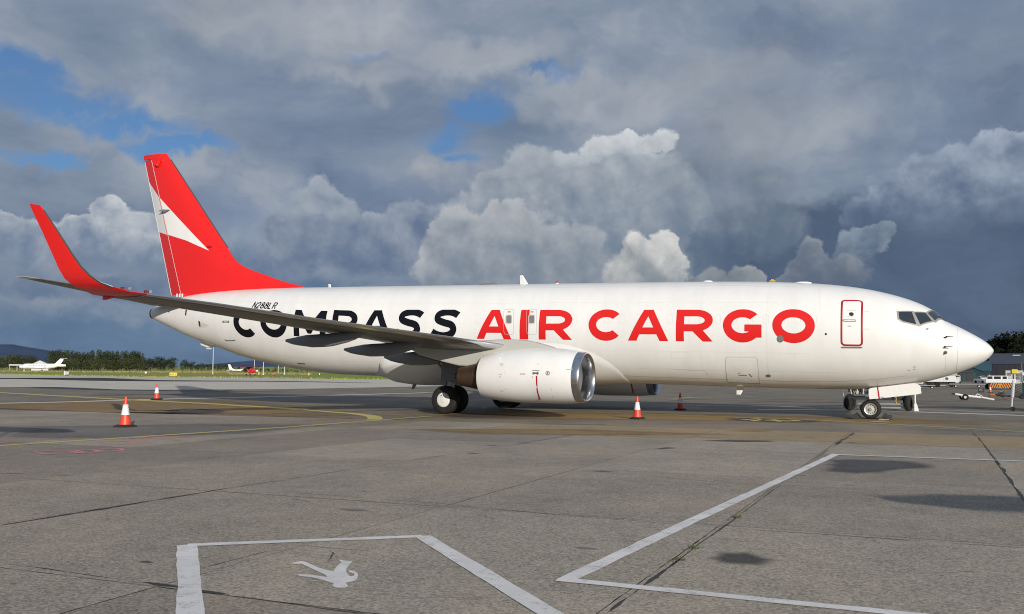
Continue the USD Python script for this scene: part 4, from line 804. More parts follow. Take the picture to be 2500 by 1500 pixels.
DIG = {"N": [[(0, 0), (0, 1), (.6, 0), (.6, 1)]], "2": [[(0, .75), (.1, .95), (.3, 1), (.52, .9), (.55, .7), (.4, .45), (0, 0), (.6, 0)]], "8": [[(.3, .53), (.08, .65), (.08, .88), (.3, 1), (.52, .88), (.52, .65), (.3, .53), (.02, .4), (.02, .12), (.3, 0), (.58, .12), (.58, .4), (.3, .53)]], "L": [[(0, 1), (0, 0), (.5, 0)]], "R": [[(0, 0), (0, 1), (.4, 1), (.58, .88), (.58, .65), (.4, .5), (0, .5)], [(.35, .5), (.6, 0)]]}
(xa, sa_), (xb, sb_), (xc_, sc_) = hit(615.5, 752), hit(676, 751), hit(616, 738.5)
hh = (sc_-sa_)*RS*1.0; adv = (xb-xa)/6/hh*.98
reg = []
for k, ch in enumerate("N288LR"):
    for pl_ in DIG[ch]: reg.append(sa.affine_transform(sg.LineString([(k*adv+p[0]*adv*1.15+p[1]*.22, p[1]) for p in pl_]).buffer(.085, cap_style="flat", join_style="mitre", mitre_limit=1.6), [hh, 0, 0, hh, xa, sa_*RS]))
jp("registration", on_skin(so.unary_union(reg), .006, .2), M["black"], label="black slanted registration N288LR")

# ---- doors, windows and small things on the skin
def frame(pts, w, r=.08): 
    p = smooth_poly(hp(pts), r); return p, p.difference(p.buffer(-w))
P, F = frame([(2054, 733), (2107.5, 734), (2107, 846), (2052.5, 845)], .062, .14)
door = jp("service_door", on_skin(P.buffer(-.05), .004, .15), M["white"], label="white service door outlined in red")
jp("door_outline", on_skin(F, .008, .12), M["door_red"], door)
jp("sill", on_skin(hp([(2054, 846.5), (2106.5, 847), (2104, 850), (2056, 849.5)]), .03, .12), M["seam_dark"], door)
jp("viewing_window", on_skin(sg.Point(hit(2078.6, 767.5)[0], hit(2078.6, 767.5)[1]*RS).buffer(.078), .010), M["dark"], door)
hd = hp([(2057.5, 780.5), (2073, 779), (2089, 781), (2089, 786), (2073, 787), (2057.5, 785)])
jp("handle_recess", on_skin(hd, .010), M["print"], door); jp("handle", on_skin(hd.buffer(-.022), .016), M["gear_white"], door)
jp("small_print", cat(on_skin(hl([(2068, 758), (2090, 758)], .015), .010), on_skin(hl([(2065, 775), (2071, 773), (2085, 774.5)], .014), .010), on_skin(hl([(2070, 797), (2078, 797)], .05), .010), on_skin(hl([(2109, 762), (2122, 762)], .012), .008), on_skin(hl([(2105, 803.5), (2122, 804)], .010), .010)), M["seam"], door)
for (cx, cy) in ((1242.8, 780), (1298.5, 780)):
    w = smooth_poly(hp([(cx-8.2, cy-11.5), (cx+8.2, cy-11.5), (cx+8.2, cy+11.5), (cx-8.2, cy+11.5)]), .085)
    f = jp("cabin_window", on_skin(w, .010, .08), M["win_frame"]); jp("pane", on_skin(w.buffer(-.035), .014, .08), M["glass_grey"], f)
    e, er = frame([(cx-12, 755), (cx+13, 755), (cx+13, 817), (cx-12, 817)], .012, .1)
    jp("exit_outline", on_skin(er, .009), M["seam"], f)
    jp("exit_tag", on_skin(hp([(cx-2.5, 760), (cx+4.5, 760), (cx+4.5, 763.5), (cx-2.5, 763.5)]), .012), M["gold"], f)
for k in range(34):                                     # plugged passenger windows: faint rims
    px = 700+k*39.0
    if any(abs(px-c) < 24 for c in (1242, 1298)) or 1999 < px: continue
    w = smooth_poly(hp([(px-7, 769), (px+7, 769), (px+7, 790.5), (px-7, 790.5)]), .07)
    jp("window_plug", on_skin(w.difference(w.buffer(-.008)), .004, .2), M["plug"])
p = hit(1905, 828); jp("round_vent", on_skin(sg.Point(p[0], p[1]*RS).buffer(.115), .012), M["seam_dark"]); jp("vent_grille", on_skin(sg.Point(p[0], p[1]*RS).buffer(.09), .016), M["fairing_grey"])
p = hit(1876, 917.5); jp("static_port", on_skin(sa.scale(sg.Point(p[0], p[1]*RS).buffer(.09), 1, .8), .010), M["seam_dark"])
p = hit(2016.5, 816); jp("static_port", on_skin(sg.Point(p[0], p[1]*RS).buffer(.035), .010), M["dark"])
C1, C1f = frame([(1770, 871.5), (1850, 871.5), (1856, 936), (1777, 934)], .014, .12)
cd = jp("cargo_hatch", on_skin(C1, .003, .2), M["white"]); jp("hatch_outline", on_skin(C1f, .007, .2), M["seam"], cd)
jp("hatch_sill", on_skin(hl([(1778, 933.5), (1856, 936)], .03), .012), M["seam_dark"], cd)
jp("handle", cat(on_skin(hl([(1803, 916), (1824, 917)], .028), .010), on_skin(hl([(1829, 913), (1836, 920)], .03), .010), on_skin(hl([(1802, 911), (1808, 911)], .02), .010)), M["print"], cd)
seams = [[(1510, 917), (1600, 921), (1700, 924), (1780, 927)], [(1858, 929), (1960, 932), (2060, 930.5), (2140, 926), (2210, 918)], [(1642, 902.5), (1722, 905), (1730, 921)], [(1640, 860), (1680, 860), (1680, 875), (1640, 875), (1640, 860)], [(1925, 862), (1940, 862), (1940, 873)], [(2337, 878), (2370, 874.5), (2395, 870)], [(2308, 868), (2308, 905)], [(2337, 800), (2338, 850), (2334, 912)], [(960, 899), (750, 897), (660, 882)], [(1060, 760), (1060, 800)], [(705, 872), (733, 904)], [(880, 880), (880, 915)], [(1480, 700), (1480, 760)], [(2000, 702), (2003, 760)], [(1410, 700), (1408, 750)]]
for k, q in enumerate(seams): jp("panel_seam", on_skin(hl(q, .016 if k < 2 else .012), .004, .05 if k in (5, 6, 7) else .2), M["seam"] if k < 3 else M["lap"])
for k, xx in enumerate((-7.4, -9.8, -12.2, -16.6, -19.0, -21.4, -23.8, -26.2, -28.6, -31.0, -33.2)):
    jp("skin_lap", on_skin(sg.box(xx-.006, math.radians(-55)*RS, xx+.006, math.radians(72)*RS), .003, .25), M["lap"])
for dg, xa_, xb_ in ((62, -33, -6.5), (33, -34, -7), (-22, -34.5, -6), (-44, -33, -5)):
    jp("skin_lap", on_skin(sg.box(xa_, math.radians(dg)*RS-.006, xb_, math.radians(dg)*RS+.006), .003, .5), M["lap"])
jp("vent_slot", on_skin(hp([(548, 828), (552, 830.5), (572, 830.5), (575, 829), (574, 832.5), (551, 832.5)]), .010), M["seam_dark"])
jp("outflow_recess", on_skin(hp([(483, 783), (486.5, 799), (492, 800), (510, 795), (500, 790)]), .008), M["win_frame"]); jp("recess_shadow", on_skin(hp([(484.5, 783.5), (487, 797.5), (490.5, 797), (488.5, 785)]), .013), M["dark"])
jp("access_hatch", on_skin(smooth_poly(hp([(543, 783.5), (560, 783.5), (560, 788.5), (543, 788.5)]), .04), .008), M["seam_dark"]); jp("hatch_plate", on_skin(hp([(547, 785), (556, 785), (556, 787.3), (547, 787.3)]), .012), M["win_frame"])
jp("tail_slot", on_skin(hp([(453.5, 757), (457, 757), (455, 771), (452, 770)]), .010), M["dark"])
jp("tail_port", on_skin(sg.Point(hit(413, 762)[0], hit(413, 762)[1]*RS).buffer(.06), .010), M["dark"])
jp("drain_vent", on_skin(hp([(727, 886), (745, 887), (745, 889), (727, 888)]), .010), M["seam_dark"])
for a, b in (((580, 851), (588, 856)), ((497, 834), (505, 838))): jp("belly_light", on_skin(hl([a, b], .05), .012), M["gear_white"])
# probes at the nose
for (px, py) in ((2307, 825), (2307, 847)):
    x, s = hit(px, py); p0 = skin(x, s); n = skin_n(x, s); t = p0+n*.12
    jp("pitot_probe", cat(cyl(.035, p0, t, 8, .02), cyl(.018, t+[-.02, 0, 0], t+[.2, 0, .01], 8, .01)), M["dark"])
x, s = hit(2308, 861); p0 = skin(x, s); n = skin_n(x, s); jp("vane", cat(cyl(.06, p0-n*.005, p0+n*.02, 12), cyl(.018, p0, p0+n*.12, 6)), M["print"])
x, s = hit(2264, 804); p0 = skin(x, s); n = skin_n(x, s); jp("ice_probe", cyl(.025, p0, p0+n*.09, 8), M["seam"])
for (px, py) in ((2220, 904), (2233, 896), (2233, 902)): jp("small_print", on_skin(sg.Point(hit(px, py)[0], hit(px, py)[1]*RS).buffer(.035), .008), M["seam"])
# cockpit windows
PAN = [[(2193.5, 762.5), (2226, 762.2), (2237.4, 793), (2205, 785.3), (2195, 779)], [(2232, 763.8), (2259.7, 765), (2275.5, 785.0), (2246.3, 793.6)]]
allp = []
for q in PAN: allp.append(hp(q))
allp.append(sg.Polygon([(hit(2264.5, 765.6)[0], hit(2264.5, 765.6)[1]*RS), (-1.80, math.radians(86)*RS), (-1.475, math.radians(86)*RS), (hit(2282.8, 784.6)[0], hit(2282.8, 784.6)[1]*RS)]))
fr = so.unary_union([p.buffer(.05, join_style="mitre", mitre_limit=2) for p in allp]).buffer(.05).buffer(-.05)
fr = so.unary_union([fr, sg.Polygon([(a, 2*math.pi/2*RS-b) for a, b in fr.exterior.coords])]) if False else fr
cf = jp("cockpit_window_frame", on_skin(fr, .010, .05), M["cockpit_frame"], smooth=60)
for p_ in allp: jp("cockpit_pane", on_skin(p_.buffer(-.008), .018, .05), M["cockpit"], cf, smooth=60)
def mirror_skin(m): return flip_y(m)
cf2 = jp("cockpit_window_frame", mirror_skin(on_skin(fr, .010, .05)), M["cockpit_frame"], smooth=60)
for p_ in allp: jp("cockpit_pane", mirror_skin(on_skin(p_.buffer(-.008), .018, .05)), M["cockpit"], cf2, smooth=60)
jp("wiper", tube([skin(-1.50, math.radians(70))+[0, -.03, .03], skin(-1.72, math.radians(62))+[0, -.03, .04]], .012, 6), M["dark"])
# aerials and lamps on the spine and under the belly
def blade(px, py, h, c0, c1, sweep, z0=None, y=0.0, name="blade_aerial", mat=M["white"], sign=1):
    p = at(px, py, y); x, z = p[0], (z0 if z0 is not None else p[2])
    r = [np.stack([x+np.array([c0/2, c0*.2, -c0/2, c0*.2]), y+np.array([0, .03, 0, -.03]), np.full(4, z-.06*sign)], 1), np.stack([x-sweep+np.array([c1/2, c1*.2, -c1/2, c1*.2]), y+np.array([0, .012, 0, -.012]), np.full(4, z+h*sign)], 1)]
    jp(name, loft(r), mat, smooth=False)
blade(1281, 696, .40, .42, .14, .16, 5.37); blade(806, 701.5, .16, .16, .12, .05, 5.39)
blade(1810, 946, .33, .34, .16, .1, 1.34, sign=-1)
jp("beacon_lamp", cat(cyl(.09, (-16.2, 0, 5.36), (-16.2, 0, 5.41), 12)), M["gear_white"]); jp("beacon_lamp", trimesh.creation.icosphere(2, .06).apply_transform(T((-16.2, 0, 5.44))), M["beacon"])
jp("spine_fairing", trimesh.creation.icosphere(3, 1).apply_transform(np.diag([.5, .18, .07, 1])).apply_transform(T((at(1192, 695, 0)[0], 0, 5.38))), M["seam_dark"])
for px, s in ((1960, .32), (1728, .2)): jp("spine_bump", trimesh.creation.icosphere(3, 1).apply_transform(np.diag([s, .14, .06, 1])).apply_transform(T((at(px, 693, 0)[0], 0, float(ZT(at(px, 693, 0)[0]))+.0))), M["white"])
jp("spine_tag", cat(box(.09, .06, .09, (at(1886, 691, 0)[0], 0, 5.37)), box(.22, .03, .04, (at(1886, 691, 0)[0], 0, 5.345))), M["gold"])
# drains and strake under the tail and belly
jp("drain_mast", extrude(sg.Polygon([(0, 0), (.38, .0), (.52, -.62), (.42, -.62)]), .03, R(90, (1, 0, 0))).apply_transform(R(180, (0, 0, 1))).apply_transform(T((at(1026, 912, 0)[0]+.1, 0, 1.42))), M["fairing_grey"])
jp("tail_skid", cat(loft([sup(-34.1, .06, 2.55, 2.75, 16), sup(-34.6, .06, 2.5, 2.8, 16), sup(-35.0, .05, 2.62, 2.95, 16)]), box(.25, .10, .04, (-34.5, 0, 2.46))), M["white"])
jp("belly_aerial", extrude(sg.Polygon([(0, .2), (.45, .05), (.2, -.12), (.05, -.06)]), .03, R(90, (1, 0, 0))).apply_transform(T((at(580, 862, 0)[0]-.1, 0, 2.26))), M["white"])
# ------------------------------------------------------------------ grass, hills, trees
def make_grass_look():
    g = Graph(); P = g("geometry", "position")
    n = g.noise(P, 0.02, 5.0, 0.6); n2 = g.noise(P, 0.35, 5.0, 0.7)
    c = g.mix(g.step(n, 0.35, 0.68), (0.21, 0.30, 0.045), (0.34, 0.32, 0.10)); k = g.lerp(n2, 0.3, 0.7, 0.65, 1.3)
    c = g.mix(1.0, c, g.combine(k, k, k), "multiply")
    return g.material(LOOKS+"grass", g("principled_bsdf", "BSDF", base_color=c, roughness=0.9, specular_ior_level=0.2, normal=g("bump", "normal", height=n2, strength=0.6, distance=0.3)))
M["grass"] = make_grass_look()
M["dry_grass"] = plain("dry_grass", (0.30, 0.24, 0.105), 0.9, amount=0.35, scale=0.2)
l = sg.LineString(FAR); n = 140; q = np.array([l.interpolate(s, normalized=True).coords[0] for s in np.linspace(0, 1, n)])
dirs = q-CAM[:2]; dirs /= np.linalg.norm(dirs, axis=1, keepdims=True)
offs = np.array([0, 2, 6, 12, 22, 35, 50, 70, 95, 125, 160, 200, 260, 340, 440, 560, 700, 1000, 1600, 3000, 7000, 14000.0])
v = np.vstack([np.column_stack([q+dirs*o, np.zeros(n)]) for o in offs]); v[:, 2] = terrain(v[:, 0], v[:, 1])-0.01
i = np.arange(n-1); f = np.vstack([np.vstack([np.stack([k*n+i, k*n+i+1, k*n+n+i+1], 1), np.stack([k*n+i, k*n+n+i+1, k*n+n+i], 1)]) for k in range(len(offs)-1)])
g_ = trimesh.Trimesh(v, f, process=False)
if g_.face_normals[:, 2].sum() < 0: g_.invert()
obj("grass_field", g_, M["grass"], smooth=False, label="green airfield grass between the pale taxiway and the trees", cat="grass", kind="structure")
def grass_edge():
    "blades along the near edge and a taller, dry fringe in front of the trees"
    r = vary(21); vs, fs = [], []
    for k in range(9000):
        t = r.random(); p = np.array(l.interpolate(t*0.62, normalized=True).coords[0]); d = p-CAM[:2]; d /= np.linalg.norm(d)
        p = p+d*r.exponential(3.0); z = float(0)-0.02; a = r.uniform(0, 6.28); s = np.array([math.cos(a), math.sin(a)])*r.uniform(.04, .12); h = r.uniform(.08, .3)
        o = len(vs); vs += [[*(p-s), z], [*(p+s), z], [p[0]+r.normal(0, .05), p[1], z+h]]; fs.append([o, o+1, o+2])
    return trimesh.Trimesh(np.array(vs), np.array(fs), process=False)
obj("grass_edge", grass_edge(), M["grass"], smooth=False, label="uneven edge of the grass along the pale taxiway", cat="grass", kind="stuff")
def fringe():
    r = vary(22); vs, fs = [], []
    for k in range(6500):
        px = r.uniform(-40, 760); D = r.uniform(420, 640) if px < 560 else r.uniform(300, 420); p = at_depth(px, 895, D); z = float(0); a = r.uniform(0, 6.28)
        s = np.array([math.cos(a), math.sin(a)])*r.uniform(.3, .8); h = r.uniform(.2, .5); o = len(vs)
        vs += [[p[0]-s[0], p[1]-s[1], 0], [p[0]+s[0], p[1]+s[1], 0], [p[0]+r.normal(0, .3), p[1], h]]; fs.append([o, o+1, o+2])
    v = np.array(vs); v[:, 2] += terrain(v[:, 0], v[:, 1])-.05; return trimesh.Trimesh(v, np.array(fs), process=False)
obj("tall_dry_grass", fringe(), M["dry_grass"], smooth=False, label="tall dry grass in front of the tree row", cat="grass", kind="stuff")
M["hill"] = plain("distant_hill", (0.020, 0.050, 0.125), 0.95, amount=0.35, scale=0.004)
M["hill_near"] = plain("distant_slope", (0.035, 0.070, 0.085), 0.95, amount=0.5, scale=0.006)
def hill(name, prof_px, D, depth, mat, label):
    pts = [at_depth(px, 895, D) for px, _ in prof_px]; hs = [max(2.0, (895.3-py)*D/2275+1.86) for _, py in prof_px]
    n = 60; t = np.linspace(0, 1, n); u = np.linspace(0, 1, len(pts)); P = np.stack([np.interp(t, u, [p[k] for p in pts]) for k in (0, 1)], 1); H = np.interp(t, u, hs)
    H = H*(1+0.05*(meshkit.fbm(np.stack([t*9, t*0, t*0], 1))-.5)); back = P-CAM[:2]; back /= np.linalg.norm(back, axis=1, keepdims=True)
    rows = []
    for s in np.linspace(-1, 1, 17):
        w = math.cos(s*math.pi/2)**1.3; nn = meshkit.fbm(np.stack([t*14, t*0+s*3, t*0], 1))-.5
        rows.append(np.column_stack([P+back*depth*s, H*w*(1+0.10*nn*(1-w))-6*(1-w)]))
    v = np.vstack(rows); i = np.arange(n-1); f = np.vstack([np.vstack([np.stack([k*n+i, k*n+i+1, k*n+n+i+1], 1), np.stack([k*n+i, k*n+n+i+1, k*n+n+i], 1)]) for k in range(16)])
    m = trimesh.Trimesh(v, f, process=False)
    if m.face_normals[:, 2].sum() < 0: m.invert()
    return obj(name, m, mat, smooth=True, label=label, cat="hill", kind="structure")
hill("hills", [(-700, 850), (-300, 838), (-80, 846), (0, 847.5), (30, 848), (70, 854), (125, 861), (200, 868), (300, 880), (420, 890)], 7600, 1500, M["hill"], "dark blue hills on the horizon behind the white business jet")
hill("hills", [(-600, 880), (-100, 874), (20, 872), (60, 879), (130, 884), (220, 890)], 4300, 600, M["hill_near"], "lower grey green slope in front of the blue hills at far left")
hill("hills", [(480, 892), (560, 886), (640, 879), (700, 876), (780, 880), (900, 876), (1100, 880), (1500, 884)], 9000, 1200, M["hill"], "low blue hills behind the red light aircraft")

def leaf_look(name, c1, c2):
    g = Graph(); P = g("geometry", "position"); r = g("object_info", "random")
    n = g.noise(P, 0.45, 4.0, 0.6); k = g.lerp(r, 0.0, 1.0, 0.75, 1.2); c = g.mix(g.step(n, 0.35, 0.65), c1, c2); c = g.mix(1.0, c, g.combine(k, k, k), "multiply")
    s = g("mix_closure", "closure", fac=0.25, closure1=g("principled_bsdf", "BSDF", base_color=c, roughness=0.8, specular_ior_level=0.2), closure2=g("translucent_bsdf", "BSDF", color=c))
    return g.material(LOOKS+name, s)
M["leaf_dark"] = leaf_look("dark_foliage", (0.026, 0.042, 0.018), (0.066, 0.078, 0.036))
M["leaf_mid"] = leaf_look("mid_foliage", (0.034, 0.054, 0.019), (0.088, 0.096, 0.042))
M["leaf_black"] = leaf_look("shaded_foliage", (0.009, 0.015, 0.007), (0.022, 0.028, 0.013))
M["leaf_light"] = leaf_look("light_foliage", (0.06, 0.09, 0.02), (0.13, 0.14, 0.04))
M["bark"] = plain("bark", (0.10, 0.075, 0.05), 0.9, amount=0.3, scale=5)
def crown(kind, seed, n):
    n = int(n*1.7); r = vary(seed); lob = []
    if kind == "tall":
        for k in range(16): t = r.uniform(0.12, 1); lob.append((r.normal(0, .07), r.normal(0, .07), t*.88+.02, .16*(1.15-t*.75)*r.uniform(.8, 1.25), .14))
    elif kind == "round":
        for k in range(14): a = r.uniform(0, 6.28); q = r.uniform(0, .26); t = r.uniform(.25, .85); lob.append((q*math.cos(a), q*math.sin(a), t, .17*r.uniform(.7, 1.2), .15*r.uniform(.8, 1.1)))
    else:
        for k in range(9): a = r.uniform(0, 6.28); q = r.uniform(0, .4); lob.append((q*math.cos(a), q*math.sin(a), r.uniform(.2, .75), .26*r.uniform(.7, 1.2), .22))
    vs, fs = [], []
    for k in range(n):
        x, y, z, a, b = lob[r.integers(len(lob))]; d = r.normal(0, 1, 3); d /= np.linalg.norm(d); d *= r.uniform(.55, 1.05)
        c = np.array([x, y, z])+d*[a, a, b]; nrm = d+r.normal(0, .7, 3); nrm /= np.linalg.norm(nrm); u = np.cross(nrm, [0.3, 0.2, 1]); u /= np.linalg.norm(u); w = np.cross(nrm, u); s = r.uniform(.014, .034)
        o = len(vs); vs += [c-u*s, c+w*s*.8, c+u*s, c-w*s*.8]; fs += [[o, o+1, o+2], [o, o+2, o+3]]
    return trimesh.Trimesh(np.array(vs), np.array(fs), process=False)
def tree(name, kind, mat, seed, n, label, loc, h, group, rz=0):
    t = thing(name, label, "tree" if kind != "bush" else "bush", loc, rz, group, scale=h)
    obj("trunk", cat(cyl(.022, (0, 0, -.02), (.005, 0, .35), 7, .016), cyl(.016, (.005, 0, .35), (0, .01, .8), 6, .005), cyl(.010, (.005, 0, .3), (.14, .05, .55), 5, .004), cyl(.010, (.005, 0, .36), (-.13, -.06, .6), 5, .004)), M["bark"], t)
    obj("crown", crown(kind, seed, n), mat, t, smooth=False); return t
PROT = {}
def plant(kind, look, px, top, D, label, group, variants=3, n=420):
    global _k
    _k = globals().get("_k", 0)+1; p = on_ray(px, D); h = (895.3-top)*D/2275+1.86-p[2]; key = (kind, look, _k % variants); nm = {"tall": "tall_tree", "round": "round_tree", "bush": "bush"}[kind]
    if key not in PROT: PROT[key] = tree(nm, kind, M[look], 400+len(PROT), n, label, p, h, group, vary(_k).uniform(0, 360))
    else: dup(PROT[key], label, p, vary(_k).uniform(0, 360), group, scale=(h*vary(_k).uniform(.9, 1.2),)*2+(h,))
rt = vary(31)
for px in np.arange(124, 352, 6.2):
    top = np.interp(px, [120, 135, 160, 200, 240, 290, 330, 345, 352], [862, 856, 856, 861, 857, 858, 857, 860, 868])
    plant("tall", ("leaf_dark", "leaf_mid")[int(px) % 2], px+rt.normal(0, 1.5), top+abs(rt.normal(0, 2.2)), 690+rt.normal(0, 12), "tall dark conifer in the dense row behind the grass", "tall trees in the dense row")
for px in np.arange(128, 350, 11.0): plant("round", "leaf_mid", px+rt.normal(0, 3), 878+rt.normal(0, 3), 660+rt.normal(0, 8), "lower green tree along the foot of the dense tall row", "lower trees at the foot of the tall row")
for px in np.arange(354, 432, 6.5): plant("round" if int(px) % 3 else "tall", "leaf_dark", px+rt.normal(0, 1.5), np.interp(px, [354, 370, 420, 432], [875, 871, 872, 883])+abs(rt.normal(0, 1.5)), 660+rt.normal(0, 12), "dark tree of middle height right of the tall row", "dark trees of middle height")
for px, top in ((443, 882), (452, 878), (458, 879), (466, 884), (471, 882)): plant("round", "leaf_dark", px, top, 640, "dark rounded tree in the small clump left of the thin lamp mast", "small clump of trees")
for px in np.arange(478, 572, 7.5): plant("round", "leaf_dark", px+rt.normal(0, 1.5), 888+rt.normal(0, 1.2), 620+rt.normal(0, 12), "low dark tree in the row behind the lamp mast", "low dark trees behind the mast")
for px in (398, 424, 446, 470, 491, 512, 532, 553): plant("bush", "leaf_light", px, 896+rt.normal(0, 1), 560, "pale green bush in front of the dark trees", "pale bushes in front of the dark trees", 2, 260)
for px in np.arange(0, 92, 8.0): plant("round", "leaf_mid", px+rt.normal(0, 2), np.interp(px, [0, 20, 80, 92], [877, 868, 870, 880])+rt.normal(0, 2), 760, "brownish green tree behind the white business jet", "trees behind the business jet")
for px in np.arange(575, 780, 9.0): plant("bush" if int(px) % 2 else "round", "leaf_dark" if int(px) % 3 else "leaf_light", px+rt.normal(0, 3), np.interp(px, [575, 640, 700, 780], [895, 897, 898, 902])+rt.normal(0, 2.0), 470+rt.normal(0, 40), "low bush on the field behind the tail of the white jet", "bushes behind the light aircraft", 3, 260)
for px, top, D in ((2395, 838, 330), (2412, 832, 335), (2428, 834, 330), (2444, 838, 345), (2458, 832, 340), (2468, 818, 330), (2480, 812, 325), (2492, 816, 335), (2504, 822, 340), (2518, 818, 330), (2380, 846, 350), (2365, 850, 350), (2436, 850, 320), (2475, 846, 318), (2500, 848, 318), (2405, 852, 322), (2455, 852, 318)):
    plant("round", "leaf_black", px, top, D+110, "dark leafy tree behind the navy hangar roof at right", "dark trees behind the hangars", 3, 1300)

# ------------------------------------------------------------------ buildings
def wallbox(pts_px, D, z0, z1): pass
M["navy"] = plain("navy_cladding", (0.014, 0.018, 0.032), 0.6, amount=0.15); M["navy_roof"] = plain("slate_roof", (0.050, 0.060, 0.080), 0.6, amount=0.15)
M["teal"] = plain("teal_cladding", (0.022, 0.085, 0.110), 0.5, amount=0.1); M["teal_dark"] = plain("dark_teal_cladding", (0.008, 0.028, 0.038), 0.6); M["teal_door"] = plain("green_door", (0.018, 0.062, 0.058), 0.5)
M["pale_clad"] = plain("pale_cladding", (0.50, 0.51, 0.52), 0.5, amount=0.08); M["pale_roof"] = plain("pale_roof", (0.42, 0.44, 0.46), 0.5)
M["shed_dark"] = plain("shed_opening", (0.02, 0.02, 0.022), 0.8); M["concrete_wall"] = plain("block_wall", (0.045, 0.043, 0.045), 0.8, amount=0.2)
def building(name, label, px0, px1, D, eave_py, ridge_py, wall, roof, length=30.0, along=True, doors=(), ridge_frac=0.5, roof_over=.3, cat_="building", skylight=False):
    "pitched-roof hall facing the apron; ridge runs across the sight line (along) or away from it (gable towards us)"
    a, b = at_depth(px0, 895, D), at_depth(px1, 895, D); z0 = float(terrain(*(a[:2]+b[:2])/2)); ex = (b-a)[:2]; L = np.linalg.norm(ex); ex /= L; ey = np.array([-ex[1], ex[0]])
    ze, zr = (895.7-eave_py)*D/2275+1.86-z0, (895.7-ridge_py)*D/2275+1.86-z0
    t = thing(name, label, cat_, (a[0], a[1], z0), math.degrees(math.atan2(ex[1], ex[0])))
    if along:
        obj("wall", box(L, length, ze+.3, (L/2, length/2, (ze-.3)/2)), wall, t)
        rp = sg.Polygon([(-roof_over, ze), (length*ridge_frac, zr), (length+roof_over, ze), (length+roof_over, ze-.15), (length*ridge_frac, zr-.2), (-roof_over, ze-.15)])
        m = extrude(rp, L+2*roof_over); m.vertices = np.stack([L+roof_over-m.vertices[:, 2], m.vertices[:, 0], m.vertices[:, 1]], 1)
        if m.volume < 0: m.invert()
        obj("roof", m, roof, t)
        if skylight: 
            s = math.atan2(zr-ze, length*ridge_frac); obj("roof_light", box(2.2, 1.4, .06).apply_transform(R(math.degrees(s), (1, 0, 0))).apply_transform(T((L*.33, length*ridge_frac*.75, ze+(zr-ze)*.75+.12))), M["pale_clad"], t)
    else:
        m = extrude(sg.Polygon([(0, -.3), (L, -.3), (L, ze), (L/2, zr-.12), (0, ze)]), length, R(90, (1, 0, 0))); m.apply_translation((0, length, 0)); obj("wall", m, wall, t)
        for s in (0, 1):
            rp = sg.Polygon([(L/2, zr), (L+roof_over, ze-.05), (L+roof_over, ze-.2), (L/2, zr-.15)]); m = extrude(rp, length+2*roof_over, R(90, (1, 0, 0))); m.apply_translation((0, length+roof_over, 0))
            if s: m.vertices[:, 0] = L-m.vertices[:, 0]; m.invert()
            obj("roof_slope", m, roof, t)
    for k, (fx, w, h, mt) in enumerate(doors): 
        obj("door", box(w, .12, h, (fx*L, -.05, h/2)), mt, t)
    for k in range(int(L/1.6)): obj("cladding_rib", box(.06, .05, max(ze-.1, .3), (0.8+k*1.6, -.025, ze/2)), wall, t) if along and k < 40 else None
    return t
building("navy_hangar", "dark navy hangar with grey pitched roof at the right edge", 2416, 2620, 335, 888, 865.5, M["navy"], M["navy_roof"], 26, True, ((.18, 4.5, 3.5, M["shed_dark"]),), skylight=True)
building("teal_hangar", "bright teal hangar half hidden behind the nose of the white jet", 2372, 2419, 325, 903, 882, M["teal_dark"], M["teal"], 22, True, ((.5, 1.2, 2.0, M["teal_dark"]),))
building("teal_shed", "dark teal gabled shed below the nose of the white jet", 2338, 2402, 300, 905, 894, M["teal_dark"], M["teal"], 14, False, ((.2, 1.0, 2.2, M["teal_door"]), (.62, 1.1, 2.3, M["teal_door"]), (.42, 1.6, 1.6, M["concrete_wall"])))
building("low_shed", "low grey flat shed beside the teal shed under the nose", 2288, 2374, 282, 906.5, 904.5, M["concrete_wall"], M["navy_roof"], 6, True, ((.25, .9, 1.9, M["teal_door"]), (.75, .8, 1.9, M["teal_door"])))
building("pale_hangar", "pale grey hangar with pitched roof behind the white business jet", 76, 118, 640, 891, 882.5, M["pale_clad"], M["pale_roof"], 14, False)
sh = thing("open_shelter", "white flat roofed shelter on posts left of the business jet", "shelter", on_ray(24, 610), 40)
obj("shelter_roof", box(8.5, 5, .8, (4.2, 0, 3.4), bevel=.1), M["pale_clad"], sh)
for k, xx in enumerate((.4, 4.2, 8.0)): obj("post", cyl(.14, (xx, -2.2, 0), (xx, -2.2, 3.1), 8), M["pale_clad"], sh)

# ------------------------------------------------------------------ the two small aircraft
bj = on_ray(62, 545); rz = math.degrees(YAW*-1)*0+46+2
e0, e1 = at_depth(46, 897, 548), at_depth(160, 897, 548)
ang = math.degrees(math.atan2((e1-e0)[1], (e1-e0)[0])); Lb = np.linalg.norm((e1-e0)[:2])
t = thing("business_jet", "small white business jet with swept tail parked beyond the grass at far left", "airplane", (e0[0], e0[1], float(terrain(e0[0], e0[1]))), ang)
fr_ = [(0, .05, 2.3), (.5, .5, 2.3), (1.6, .95, 2.42), (3.2, 1.28, 2.55), (5, 1.35, 2.6), (18, 1.35, 2.6), (21, 1.2, 2.75), (24, .75, 3.0), (26.5, .25, 3.25), (27.2, .05, 3.3)]
sc_ = Lb/28.6
rr = [np.stack([np.full(24, x*sc_), r*np.cos(a), z+r*np.sin(a)], 1) for x, r, z in fr_ for a in [np.linspace(0, 2*np.pi, 24, endpoint=False)]]
obj("fuselage", loft(rr), M["white"], t, smooth=50)
M["jet_glass"] = plain("jet_windows", (.03, .035, .045), .2)
def slab3(pts, th, axis): 
    return extrude(sg.Polygon(pts), th)
